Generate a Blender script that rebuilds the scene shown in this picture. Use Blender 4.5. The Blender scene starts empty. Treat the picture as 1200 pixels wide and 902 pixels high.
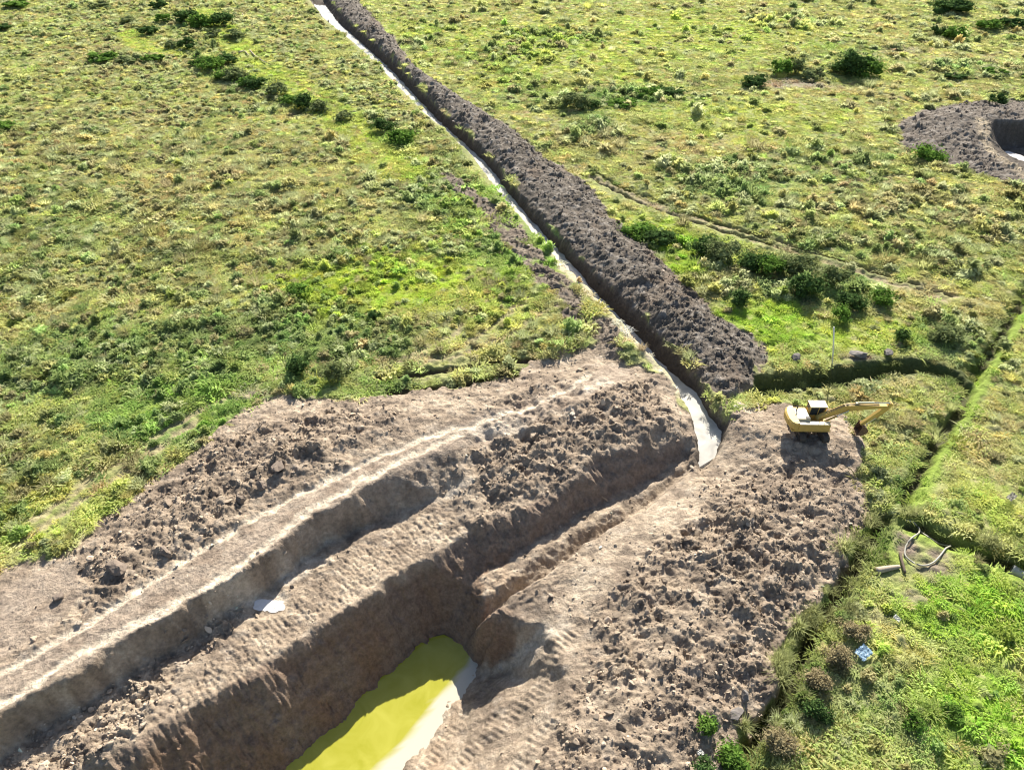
import bpy, bmesh, math, random
import numpy as np
from mathutils import Vector, Matrix
from mathutils.geometry import delaunay_2d_cdt

R = math.radians
random.seed(7)
rng = np.random.default_rng(7)
scene = bpy.context.scene
COL = scene.collection

# ------------------------------------------------------------------ camera
CAM_H, PITCH, FPX = 42.0, 40.6, 811.0          # metres, degrees below horizontal, focal length for a 1200 px wide frame
cam_d = bpy.data.cameras.new('camera')
cam = bpy.data.objects.new('camera', cam_d)
COL.objects.link(cam)
cam.location = (0, 0, CAM_H)
cam.rotation_euler = (R(90 - PITCH), 0, 0)
cam_d.sensor_width = 36.0
cam_d.lens = 36.0 * FPX / 1200.0
cam_d.clip_end = 6000
scene.camera = cam

# ------------------------------------------------------------------ sky, sun, exposure
SUN_AZ, SUN_EL = 14.0, 35.0                    # azimuth from +Y towards +X
world = bpy.data.worlds.new('World')
scene.world = world
world.use_nodes = True
wn = world.node_tree
sky = wn.nodes.new('ShaderNodeTexSky')
sky.sky_type = 'NISHITA'
sky.sun_disc = False
sky.sun_elevation = R(SUN_EL)
sky.sun_rotation = R(SUN_AZ)
sky.dust_density = 1.5
bg = wn.nodes['Background']
bg.inputs['Strength'].default_value = 0.07
wn.links.new(sky.outputs[0], bg.inputs[0])
sun_d = bpy.data.lights.new('sun', 'SUN')
sun_d.energy = 4.8
sun_d.angle = R(0.5)
sun_d.color = (1.0, 0.94, 0.83)
sun = bpy.data.objects.new('sun', sun_d)
COL.objects.link(sun)
sdir = Vector((math.sin(R(SUN_AZ)) * math.cos(R(SUN_EL)), math.cos(R(SUN_AZ)) * math.cos(R(SUN_EL)), math.sin(R(SUN_EL))))
sun.rotation_euler = sdir.to_track_quat('Z', 'Y').to_euler()
sun.location = sdir * 300
vs = scene.view_settings
vs.view_transform = 'Standard'
vs.look = 'None'
vs.exposure = 1.18
vs.gamma = 1.0
vs.use_curve_mapping = False
scene.render.engine = 'CYCLES'
scene.cycles.max_bounces = 5
scene.cycles.diffuse_bounces = 3
scene.cycles.transmission_bounces = 3
scene.cycles.use_denoising = True
scene.cycles.filter_width = 1.1
scene.render.filter_size = 1.1

# ------------------------------------------------------------------ ground survey: picture position -> place on the ground
_c, _s = math.cos(R(PITCH)), math.sin(R(PITCH))
def at(u, v, z=0.0):
    x = (u - 600.0) / FPX; y = -(v - 451.0) / FPX
    d = (x, _c + y * _s, -_s + y * _c)
    t = (z - CAM_H) / d[2]
    return np.array([d[0] * t, d[1] * t, z])

# ------------------------------------------------------------------ noise
def _hash(ix, iy, seed):
    h = (ix.astype(np.int64) * 374761393 + iy.astype(np.int64) * 668265263 + seed * 982451653) & 0xFFFFFFFF
    h = ((h ^ (h >> 13)) * 1274126177) & 0xFFFFFFFF
    h = (h ^ (h >> 16)) & 0xFFFFFFFF
    return h.astype(np.float64) / 4294967295.0
def vnoise(x, y, seed=0):
    ix = np.floor(x); iy = np.floor(y)
    fx = x - ix; fy = y - iy
    ux = fx * fx * fx * (fx * (fx * 6 - 15) + 10); uy = fy * fy * fy * (fy * (fy * 6 - 15) + 10)
    def g(dx, dy):
        a = _hash(ix + dx, iy + dy, seed) * 6.28318
        return np.cos(a) * (fx - dx) + np.sin(a) * (fy - dy)
    n0 = g(0, 0) * (1 - ux) + g(1, 0) * ux
    n1 = g(0, 1) * (1 - ux) + g(1, 1) * ux
    return (n0 * (1 - uy) + n1 * uy) * 1.5
def fbm(x, y, seed=0, octs=4, gain=.5, lac=2.07):
    a, t, r = 1.0, 0.0, 0.0
    for k in range(octs):
        r = r + a * vnoise(x, y, seed + k * 17)
        t += a; a *= gain; x = x * lac + 3.1; y = y * lac - 7.7
    return r / t * 1.4
def cells(x, y, seed=0):
    ix = np.floor(x); iy = np.floor(y)
    f1 = np.full(x.shape, 9.0); cid = np.zeros(x.shape)
    for dx in (-1, 0, 1):
        for dy in (-1, 0, 1):
            cx = ix + dx; cy = iy + dy
            px = cx + _hash(cx, cy, seed) ; py = cy + _hash(cx, cy, seed + 5)
            d = (px - x) ** 2 + (py - y) ** 2
            m = d < f1
            f1 = np.where(m, d, f1)
            cid = np.where(m, _hash(cx, cy, seed + 9), cid)
    return np.sqrt(f1), cid
def plates(x, y, seed=0):
    ix = np.floor(x); iy = np.floor(y)
    f1 = np.full(x.shape, 9.0); cid = np.zeros(x.shape); tilt = np.zeros(x.shape)
    for dx in (-1, 0, 1):
        for dy in (-1, 0, 1):
            cx = ix + dx; cy = iy + dy
            ex = x - cx - _hash(cx, cy, seed); ey = y - cy - _hash(cx, cy, seed + 5)
            d = ex * ex + ey * ey; m = d < f1
            f1 = np.where(m, d, f1); cid = np.where(m, _hash(cx, cy, seed + 9), cid)
            tilt = np.where(m, ex * (_hash(cx, cy, seed + 13) - .5) + ey * (_hash(cx, cy, seed + 17) - .5), tilt)
    return np.sqrt(f1), cid, tilt * 2
def sstep(a, b, x):
    t = np.clip((x - a) / (b - a), 0, 1)
    return t * t * (3 - 2 * t)

# ------------------------------------------------------------------ breaklines of the earthworks
LINES = []
def line(pts):
    w = [at(*p) for p in pts]
    LINES.append(w); return w
def resample(pts, n=30):
    p = np.array(pts, float)
    d = np.r_[0, np.cumsum(np.hypot(*(p[1:, :2] - p[:-1, :2]).T))]
    t = np.linspace(0, d[-1], n)
    return np.stack([np.interp(t, d, p[:, k]) for k in range(p.shape[1])], 1)
def offset(w, dist, z=None):
    """a copy of a world polyline moved sideways (to the right of its direction)"""
    w = np.array(w); t = np.gradient(w[:, :2], axis=0); t /= np.linalg.norm(t, axis=1)[:, None]
    o = w.copy(); o[:, 0] += t[:, 1] * dist; o[:, 1] -= t[:, 0] * dist
    if z is not None: o[:, 2] = z
    return o

# main trench, listed from the far end to the near end
TLp = [(318,-60),(348,-20),(363,0),(377,20),(398,37),(440,72),(472,106),(503,138),(528,160),(552,179),(587,227),(620,263),(650,298),(690,342),(730,384),(754,414),(780,436),(800,464),(812,490),(817,515),(818,538)]
TRp = [(345,-60),(372,-20),(387,0),(403,20),(424,38),(463,73),(492,103),(520,132),(548,157),(573,181),(604,220),(637,258),(680,302),(718,338),(757,374),(783,402),(805,426),(822,446),(838,474),(853,497),(846,520)]
SFp = [(385,-60),(402,-20),(420,0),(440,22),(462,45),(482,76),(516,100),(556,124),(603,152),(643,188),(672,204),(697,228),(722,260),(766,296),(800,333),(845,372),(890,402),(900,416),(884,446),(866,466),(852,470)]
SPLp= [(300,-60),(330,-20),(345,0),(359,20),(382,40),(420,75),(452,108),(484,140),(508,162),(530,180),(560,228),(592,264),(622,300),(655,342),(690,382),(708,406),(730,424)]
TL = np.array([at(u, v, 0.0) for u, v in TLp])
TR = np.array([at(u, v, 0.15) for u, v in TRp])
SF = np.array([at(u, v, 0.0) for u, v in SFp])
ntr = len(TL)
depth = np.interp(np.arange(ntr), [0, 9, 12, 15, 17, 20], [-1.45, -1.5, -1.5, -2.0, -1.6, -1.45])
TBL = TL + (TR - TL) * .16; TBL[:, 2] = depth
TBR = TL + (TR - TL) * np.interp(np.arange(ntr), [0, 16, 18, 20], [.74, .74, .88, .93])[:, None]; TBR[:, 2] = depth
SC1 = TR + (SF - TR) * .22; SC1[:, 2] = np.interp(np.arange(ntr), [0, 12, 17, 20], [.8, 1.0, .9, .2])
SC2 = TR + (SF - TR) * .62; SC2[:, 2] = np.interp(np.arange(ntr), [0, 12, 17, 20], [.9, 1.15, .9, .1])
TL[:, 2] = np.interp(np.arange(ntr), [0, 4, 5, 6, 7, 8, 9, 12, 13, 15, 16, 17, 20], [-.05, .2, -.05, -.05, .25, .45, -.1, -.1, .55, .75, .35, .0, 0.])
TL[-3:, 2] = (0, -.2, -.5); TR[-1, 2] = -.4
for a in (TL, TBL, TBR, TR, SC1, SC2, SF): LINES.append(list(a))
TL[-1, 2] = -.65; TR[-1, 2] = -.55
tip = at(822, 560, -1.0); LINES.append([TL[-1], tip, TR[-1]])
LINES.append([SF[-1], TR[-1]])
# the heap left of the trench mouth
line([(650,472,.6),(690,470,1.0),(735,478,1.3),(770,490,1.1),(792,500,.6)])
line([(668,445,.4),(705,440,.5),(745,448,.5),(778,458,.3)])
# grass edge, spoil crest, haul road, first scarp
E0 = line([(-160,735,0),(-60,695,0),(0,662,0),(85,642,0),(125,602,0),(165,577,0),(215,542,0),(262,499,0),(300,470,0),(400,465,0),(480,457,0),(560,452,0),(610,439,0),(650,430,0),(700,417,0),(732,428,0)])
line([(60,700,.15),(130,662,.6),(200,612,.75),(260,570,.85),(330,538,.95),(400,518,.8),(470,496,.6),(560,474,.4),(620,457,.3)])
line([(-160,850,.15),(-60,800,.2),(0,768,.25),(100,714,.3),(200,660,.3),(270,620,.3),(340,584,.3),(420,548,.3),(500,514,.3),(580,488,.3),(650,465,.3)])
E3 = line([(-160,925,.2),(-60,872,.25),(0,839,.3),(30,817,.3),(84,794,.3),(134,752,.3),(167,735,.3),(214,710,.35),(274,677,.35),(321,644,.4),(365,604,.4),(400,588,.4),(450,558,.4),(497,534,.4),(528,526,.35)])
E4 = line([(-150,965,-2.3),(-50,922,-2.3),(38,864,-2.3),(92,830,-2.3),(160,789,-2.3),(200,769,-2.3),(247,737,-2.3),(284,708,-2.3),(321,687,-2.35),(368,645,-2.35),(398,631,-2.35),(460,602,-2.3),(520,580,-1.7),(545,560,-.8)])
# lip of the big cut
line([(-60,985,-2.1),(50,925,-2.1),(107,894,-2.1),(171,871,-2.1),(214,836,-2.1),(248,814,-2.1),(284,802,-2.1),(311,787,-2.1),(334,762,-2.1),(365,742,-2.05),(400,720,-1.95),(423,704,-1.95),(460,675,-1.95),(500,653,-1.95),(547,621,-1.7)])
line([(547,621,-1.7),(583,612,-1.3),(643,589,-.7),(678,562,-.3),(692,534,.35),(740,527,.4),(785,516,.1),(804,512,-.1)])
# foot of the cut, pond shore, ledge
PZ = -7.7
PLp = [(60,1140),(150,1062),(250,974),(330,906),(400,845),(450,797),(503,749),(520,743)]
PRp = [(520,743),(541,758),(562,778),(560,790),(545,808),(524,837),(505,866),(480,888),(465,905),(400,985),(300,1100)]
PL = line([(u, v, PZ - .12) for u, v in PLp])
PR = line([(u, v, PZ - .12) for u, v in PRp])
LINES.append([PL[0], PR[-1]])
line([(200,1120,PZ-.9),(300,1010,PZ-.9),(400,900,PZ-.9),(470,830,PZ-.9),(525,775,PZ-.9)])
LF = line([(548,684,-3.9),(562,674,-3.6),(617,641,-3.0),(687,598,-2.6),(727,581,-2.3),(777,556,-1.9),(803,540,-1.4)])
LE = line([(556,698,-3.9),(567,697,-3.2),(610,671,-2.9),(645,640,-2.6),(700,608,-2.2),(747,578,-1.9),(778,561,-1.6),(806,543,-1.2)])
NR = line([(569,724,-2.5),(605,694,-1.9),(633,677,-1.5),(667,652,-1.2),(707,624,-.9),(767,588,-.6),(800,561,-.6),(814,547,-.7)])
a = resample(LE[1:], 14); b = resample(NR, 14)
nb = a + (b - a) * .6; nb[:, 2] = a[:, 2] - np.linspace(1.3, .35, 14)
LINES.append(list(nb))
# head wall of the pond and the ramp beside it
line([(569,724,-2.5),(586,722,-2.2),(606,719,-2.1),(640,733,-1.7),(674,744,-1.35),(668,800,-1.1),(652,860,-.95),(622,930,-.9),(590,1000,-.9),(500,1120,-.9)])
# right-hand heap
line([(650,960,.3),(700,890,.45),(760,800,.6),(800,720,.7),(850,640,.75),(880,590,.45),(925,556,.05),(975,548,-.05)])
line([(790,960,.4),(800,860,.6),(850,760,.7),(900,690,.7),(950,640,.6),(990,590,.25)])
RF = line([(850,990,-.1),(862,920,-.1),(880,840,-.1),(898,780,-.1),(918,735,-.1),(955,690,-.1),(1000,645,-.1),(1018,600,-.1),(1012,555,-.1),(1010,515,0),(985,488,0),(940,476,.1),(905,478,.1)])

# drainage ditches in the grass
def ditch(north, south, zb, far_z=0.0, near_z=-.05):
    n = np.array([at(u, v, far_z) for u, v in north]); s = np.array([at(u, v, near_z) for u, v in south])
    n = resample(n, 14); s = resample(s, 14)
    LINES.append(list(n)); LINES.append(list(s))
    m1 = n + (s - n) * .30; m1[:, 2] = zb; m2 = n + (s - n) * .70; m2[:, 2] = zb
    LINES.append(list(m1)); LINES.append(list(m2))
    return (n + s) / 2
D1 = ditch([(893,438),(947,433),(1000,427),(1050,419),(1083,422),(1126,434)], [(893,466),(912,464),(950,457),(1000,450),(1063,437),(1087,436),(1116,446)], -1.6)
D2 = ditch([(1240,280),(1210,315),(1178,365),(1160,398),(1146,422)], [(1262,290),(1232,322),(1199,368),(1178,400),(1164,425)], -1.0)
D3 = ditch([(1128,456),(1118,473),(1093,507),(1073,540),(1057,567),(1049,583)], [(1146,458),(1136,480),(1113,515),(1093,547),(1076,577),(1068,592)], -1.0)
D4 = ditch([(1070,606),(1085,608),(1112,625),(1147,637),(1167,649),(1190,660),(1260,695)], [(1069,622),(1079,625),(1112,643),(1147,656),(1172,665),(1188,674),(1255,712)], -1.0)
D5 = ditch([(1026,608),(1000,646),(978,682),(962,712),(933,752),(922,787),(898,827),(868,868),(838,930)], [(1046,614),(1020,652),(998,690),(984,722),(956,764),(946,790),(925,830),(893,878),(865,935)], -1.6, -.1, 0)
line([(918,512,.62),(950,518,.62),(985,512,.6)])
LINES.append([at(1134,441,-1.7), at(1139,447,-1.7)])
LINES.append([at(1053,597,-1.7), at(1058,602,-1.7)])
# far borrow pit
line([(1045,152,0),(1078,130,0),(1125,121,0),(1200,119,0),(1300,124,0)])
line([(1045,152,0),(1060,172,0),(1105,190,0),(1150,207,0),(1200,216,0),(1300,222,0)])
line([(1082,143,1.3),(1120,134,2.0),(1155,137,1.4),(1200,131,1.3),(1300,134,1.3)])
line([(1100,158,1.2),(1130,163,1.0),(1150,177,.7),(1175,192,.5),(1200,200,.4),(1300,206,.4)])
HL = line([(1300,212,.1),(1212,206,.1),(1186,192,.1),(1166,177,.3),(1160,162,.5),(1160,148,.8),(1166,142,.9),(1200,141,1.0),(1300,143,1.0)])
line([(1300,200,-2.8),(1215,195,-2.8),(1190,189,-2.8),(1174,182,-2.8),(1173,173,-2.8),(1200,171,-2.8),(1300,172,-2.6)])

# ------------------------------------------------------------------ rasterise the triangulated survey
RES = .16
X0, X1, Y0, Y1 = -100., 125., -10., 300.
nx = int((X1 - X0) / RES) + 1; ny = int((Y1 - Y0) / RES) + 1
verts, edges, zs = [], [], []
for w in LINES:
    b0 = len(verts)
    for p in w:
        verts.append(Vector((float(p[0]), float(p[1])))); zs.append(float(p[2]))
    edges += [(b0 + k, b0 + k + 1) for k in range(len(w) - 1)]
for x in np.linspace(X0 - 20, X1 + 20, 12):
    for y in (Y0 - 30, Y1 + 30): verts.append(Vector((x, y))); zs.append(0.)
for y in np.linspace(Y0 - 30, Y1 + 30, 14):
    for x in (X0 - 40, X1 + 40): verts.append(Vector((x, y))); zs.append(0.)
# quiet points that hold the open field at datum
occ = np.array([(v.x, v.y) for v in verts])
for x in np.arange(X0, X1, 9.0):
    for y in np.arange(20, Y1, 9.0):
        if np.min(np.hypot(occ[:, 0] - x, occ[:, 1] - y)) > 7.0 and not (-32 < x < 30 and y < 60):
            verts.append(Vector((x, y))); zs.append(0.)
cv, ce, cf, ov, oe, of_ = delaunay_2d_cdt(verts, edges, [], 0, 1e-4)
cz = []
missing = []
for k, src in enumerate(ov):
    if src: cz.append(float(np.mean([zs[s] for s in src])))
    else: cz.append(None); missing.append(k)
eorig = {}
for k in missing:       # crossing of two lines: take the lower of the two
    p = cv[k]; best = []
    for a_, b_ in edges:
        A, B = verts[a_], verts[b_]
        d = B - A; L = d.length_squared
        if L == 0: continue
        t = max(0, min(1, (p - A).dot(d) / L))
        if (A + d * t - p).length < 2e-3: best.append(zs[a_] + (zs[b_] - zs[a_]) * t)
    cz[k] = min(best) if best else 0.
print('survey: verts', len(cv), 'crossings', len(missing), [(round(cv[k].x, 1), round(cv[k].y, 1)) for k in missing][:20])
GX = X0 + np.arange(nx) * RES; GY = Y0 + np.arange(ny) * RES
Z = np.zeros((ny, nx), np.float64)
for f in cf:
    p = [cv[i] for i in f[:3]]; z = [cz[i] for i in f[:3]]
    if z[0] == z[1] == z[2] == 0: continue
    i0 = max(0, int((min(q.x for q in p) - X0) / RES)); i1 = min(nx, int((max(q.x for q in p) - X0) / RES) + 2)
    j0 = max(0, int((min(q.y for q in p) - Y0) / RES)); j1 = min(ny, int((max(q.y for q in p) - Y0) / RES) + 2)
    if i1 <= i0 or j1 <= j0: continue
    gx, gy = np.meshgrid(GX[i0:i1], GY[j0:j1])
    d = (p[1].y - p[2].y) * (p[0].x - p[2].x) + (p[2].x - p[1].x) * (p[0].y - p[2].y)
    if abs(d) < 1e-9: continue
    l0 = ((p[1].y - p[2].y) * (gx - p[2].x) + (p[2].x - p[1].x) * (gy - p[2].y)) / d
    l1 = ((p[2].y - p[0].y) * (gx - p[2].x) + (p[0].x - p[2].x) * (gy - p[2].y)) / d
    l2 = 1 - l0 - l1
    m = (l0 > -1e-6) & (l1 > -1e-6) & (l2 > -1e-6)
    Z[j0:j1, i0:i1][m] = (l0 * z[0] + l1 * z[1] + l2 * z[2])[m]
def blur(a, n, times=1):
    for _ in range(times):
        for ax in (0, 1):
            p = np.concatenate([np.repeat(np.take(a, [0], ax), n + 1, ax), a, np.repeat(np.take(a, [-1], ax), n, ax)], ax)
            cs = np.cumsum(p, ax); L = a.shape[ax]
            a = (np.take(cs, range(2 * n + 1, 2 * n + 1 + L), ax) - np.take(cs, range(0, L), ax)) / (2 * n + 1)
    return a
Z = blur(Z, 1)

def raster(poly, soft=0, world=False):
    """soft 0..1 mask of a polygon given in picture positions (or world xy)"""
    P = np.array([p[:2] if world else at(*p)[:2] for p in poly])
    M = np.zeros((ny, nx))
    i0 = max(0, int((P[:, 0].min() - X0) / RES)); i1 = min(nx, int((P[:, 0].max() - X0) / RES) + 2)
    j0 = max(0, int((P[:, 1].min() - Y0) / RES)); j1 = min(ny, int((P[:, 1].max() - Y0) / RES) + 2)
    gx, gy = np.meshgrid(GX[i0:i1], GY[j0:j1])
    ins = np.zeros(gx.shape, bool)
    for k in range(len(P)):
        (xa, ya), (xb, yb) = P[k - 1], P[k]
        if ya == yb: continue
        ins ^= ((ya > gy) != (yb > gy)) & (gx < (xb - xa) * (gy - ya) / (yb - ya) + xa)
    M[j0:j1, i0:i1] = ins
    return blur(M, max(1, int(soft / RES / 2)), 2) if soft else M
def strip(pts, half, soft=.4, world=False, z=0.):
    P = np.array([p[:2] if world else (at(*p)[:2] if len(p) > 2 else at(p[0], p[1], z)[:2]) for p in pts])
    D = np.full((ny, nx), 1e3)
    for k in range(len(P) - 1):
        a_, b_ = P[k], P[k + 1]; pad = half + soft + 1
        i0 = max(0, int((min(a_[0], b_[0]) - pad - X0) / RES)); i1 = min(nx, int((max(a_[0], b_[0]) + pad - X0) / RES) + 2)
        j0 = max(0, int((min(a_[1], b_[1]) - pad - Y0) / RES)); j1 = min(ny, int((max(a_[1], b_[1]) + pad - Y0) / RES) + 2)
        if i1 <= i0 or j1 <= j0: continue
        gx, gy = np.meshgrid(GX[i0:i1], GY[j0:j1])
        d = b_ - a_; t = np.clip(((gx - a_[0]) * d[0] + (gy - a_[1]) * d[1]) / (d @ d + 1e-12), 0, 1)
        q = np.hypot(gx - a_[0] - d[0] * t, gy - a_[1] - d[1] * t)
        D[j0:j1, i0:i1] = np.minimum(D[j0:j1, i0:i1], q)
    return 1 - sstep(half - soft * .5, half + soft * .5, D)

MASK = {}
soil_poly = [(-220,770),(-60,697),(0,664),(85,643),(125,604),(165,578),(215,543),(262,500),(298,470),(340,462),(400,464),(480,456),(560,451),(610,440),(640,424),(660,412),(700,402),(740,428),(775,440),(800,464),(822,510),(850,508),(858,478),(905,478),(940,474),(985,486),(1008,515),(1016,555),(1022,600),(1003,640),(958,688),(918,735),(896,785),(880,835),(862,900),(845,1000),(800,1150),(-250,1150)]
MASK['soil'] = raster(soil_poly, .5)
bank_w = [tuple(p[:2]) for p in TR] + [tuple(p[:2]) for p in SF[::-1]]
MASK['bank'] = raster(bank_w, .8, True)
trench_w = [tuple(p[:2]) for p in TL] + [tuple(p[:2]) for p in TR[::-1]]
MASK['trench'] = raster(trench_w, .3, True)
lc = np.array([at(u, v) for u, v in [(520,205),(545,225),(575,245),(610,285),(640,325),(665,355),(695,385),(722,412)]])
MASK['palelip'] = strip([tuple(p[:2] - np.array([.25, .1])) for p in TL[12:18]], .55, .5, True)
MASK['rim'] = strip([(1150,142,1.2),(1154,160,.6),(1162,178,.3),(1182,195,.1),(1206,209,.1)], 1.1, 1.4)
MASK['verge'] = strip(TL[:, :2] - np.array([.45, .1]), .75, .5, True)
MASK['leftclods'] = strip(lc, 1.4, 1.4, True)
MASK['pit2'] = raster([(1045,152),(1078,130),(1125,121),(1200,119),(1300,124),(1300,222),(1200,216),(1150,207),(1105,190),(1060,172)], 1.0)
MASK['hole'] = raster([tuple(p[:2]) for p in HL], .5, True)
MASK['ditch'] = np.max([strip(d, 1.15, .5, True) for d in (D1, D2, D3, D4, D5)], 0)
MASK['road'] = np.maximum(strip([(-160,880,.2),(-20,818,.25),(100,752,.3),(200,694,.3),(270,650,.3),(340,608,.3),(420,562,.3),(500,524,.3),(580,496,.3),(650,472,.3),(700,452,.4),(725,436,.3)], 1.5, .8),
                          raster([(-200,780),(-60,720),(0,690),(80,660),(100,690),(60,740),(0,775),(-100,830)], .6))
MASK['track'] = np.maximum(strip([(-60,820,.3),(40,768,.3),(130,712,.3),(215,658,.3),(290,612,.3),(360,575,.3),(430,542,.3),(500,512,.3),(560,495,.3),(620,478,.3),(665,458,.3),(690,440,.3)], .28, .3),
                           strip([(-60,862,.3),(30,806,.3),(100,762,.3),(160,730,.3),(240,690,.3),(300,650,.3),(360,600,.3),(420,566,.3),(490,530,.3),(540,508,.3)], .3, .3))
MASK['bench'] = raster([(150,865,-2.1),(220,800,-2.1),(290,735,-2.1),(340,700,-2.1),(400,655,-2.1),(470,610,-2.1),(525,590,-2.1),(545,615,-1.2),(500,648,-2.1),(420,700,-2.1),(330,755,-2.1),(280,798,-2.1),(210,835,-2.1)], .6)
MASK['ramp'] = raster([(470,912,-7.2),(560,795,-7.2),(590,770,-5),(640,735,-2),(690,745,-1.3),(680,800,-1),(640,870,-1),(600,960,-1),(460,960,-7.2)], .8)
MASK['wall'] = raster([(60,930,-2.1),(214,838,-2.1),(334,764,-2.1),(423,706,-2.1),(547,623,-1.2),(678,566,-.4),(700,536,.2),(785,520,0),(803,535,-2.1),(777,556,-1.9),(687,598,-2.6),(617,641,-3),(562,674,-3.3),(560,700,-3.5),(606,722,-2.1),(600,770,-4.5),(562,778,-7.4),(520,743,-7.4),(330,906,-7.4),(150,1060,-7.4),(0,1060,-2)], .3)
MASK['lightR'] = np.maximum.reduce([strip([(800,575,-.4),(740,630,-.6),(690,680,-1),(640,720,-1.6)], 1.5, 1.5), strip([(850,690,.6),(800,735,.4),(750,790,.2),(700,850,0)], .8, .8)])
MASK['pad'] = raster([(905,485),(980,492),(1000,530),(985,565),(930,568),(900,540)], 1.5)
MASK['ditchshade'] = np.max([strip(d, .4, .4, True) for d in (D1, D2, D3, D4, D5)], 0)
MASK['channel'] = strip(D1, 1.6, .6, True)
MASK['limebank'] = np.maximum.reduce([strip(q, .75, .7) for q in ([(1210,350),(1178,400),(1164,425),(1146,458),(1113,515),(1093,547),(1072,590)], [(1069,622),(1112,643),(1147,656),(1188,674)])])
MASK['reed'] = strip([(1015,615),(990,655),(962,690),(930,735),(905,790),(885,835),(862,880)], 1.0, 1.2)
MASK['crust'] = np.max([strip([(u - r, v, z), (u + r, v - r * .35, z)], h, h * 1.2) for u, v, r, z, h in ((592,502,14,.3,.7),(530,574,10,-1.6,.5),(655,488,9,.6,.6),(700,452,10,.6,.5),(560,505,10,.3,.5),(868,485,20,.0,.5),(645,742,18,-1.6,.8),(300,700,20,-2.2,.8),(360,668,16,-2.2,.6),(610,755,14,-2.5,.9))], 0)
MASK['clodR'] = np.maximum(raster([(735,650),(800,600),(870,560),(950,520),(1015,540),(1020,610),(940,690),(890,790),(865,920),(590,950),(640,860),(700,770)], 3.5),
                           raster([(560,480),(640,455),(760,450),(800,500),(780,525),(690,540),(640,590),(560,612),(545,560)], 2.0))
MASK['clodL'] = raster([(80,670),(170,590),(270,510),(380,490),(470,480),(480,505),(400,540),(300,590),(200,650),(110,705)], 2.2)
MASK['foot'] = raster([(-150,990,-2.1),(-40,920,-2.1),(40,860,-2.1),(160,785,-2.1),(280,705,-2.1),(300,715,-2.1),(200,800,-2.1),(160,860,-2.1),(60,925,-2.1)], .6)
MASK['ruts'] = np.maximum.reduce([strip([(440,443),(510,434),(560,428),(600,419),(622,421)], .34, .3), strip([(455,459),(520,452),(560,446),(618,433)], .36, .3), strip([(640,437),(560,455),(480,466)], .15, .25)])
MASK['tracksL'] = np.maximum.reduce([strip(p, .35, .4) for p in ([(470,420),(530,392),(560,365),(580,345)], [(500,425),(550,400),(590,372),(620,350)], [(530,420),(590,395),(640,365)], [(40,610),(110,560),(190,505),(250,470),(330,440)], [(20,640),(90,590),(160,545),(230,490)], [(290,432),(350,430),(430,425),(520,418)], [(330,85),(390,120),(430,165),(470,215)])])
MASK['pathR'] = np.maximum.reduce([strip(p, .4, .5) for p in ([(675,195),(730,226),(800,252),(900,288),(1000,318),(1110,352)], [(690,203),(760,235),(860,268),(960,298),(1060,330),(1120,346)], [(1080,205),(1000,215),(930,250)], [(1200,60),(1130,70),(1080,90)])])
MASK['pathD'] = np.maximum.reduce([strip(p, .3, .35) for p in ([(678,190),(733,220),(803,246),(903,281),(1003,311),(1113,346)], [(693,208),(763,241),(862,274),(960,304)])])
MASK['trod'] = np.maximum.reduce([strip(q, h, .5) for q, h in (([(440,446),(510,437),(560,431),(600,422),(626,424)], .75), ([(455,463),(520,456),(560,450),(622,437)], .8), ([(470,423),(530,395),(560,368),(580,348)], .7), ([(500,428),(550,403),(590,375),(620,353)], .7), ([(530,423),(590,398),(640,368)], .7), ([(675,197),(730,229),(800,255),(900,291),(1000,321),(1110,355)], 1.1), ([(690,206),(760,238),(860,271),(960,301),(1060,333),(1120,349)], 1.1), ([(40,613),(110,563),(190,508),(250,473),(330,443)], .7), ([(20,643),(90,593),(160,548),(230,493)], .7))])
MASK['strip'] = np.maximum(strip([(235,15),(270,45),(300,75),(350,105),(400,138),(440,175),(470,205)], 4.0, 4.0), strip([(150,40),(170,60),(215,62)], 2.5, 3))

def sample(A, x, y):
    fx = np.clip((x - X0) / RES, 0, nx - 1.001); fy = np.clip((y - Y0) / RES, 0, ny - 1.001)
    ix = fx.astype(np.int64); iy = fy.astype(np.int64); fx = fx - ix; fy = fy - iy
    return (A[iy, ix] * (1 - fx) + A[iy, ix + 1] * fx) * (1 - fy) + (A[iy + 1, ix] * (1 - fx) + A[iy + 1, ix + 1] * fx) * fy

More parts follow.
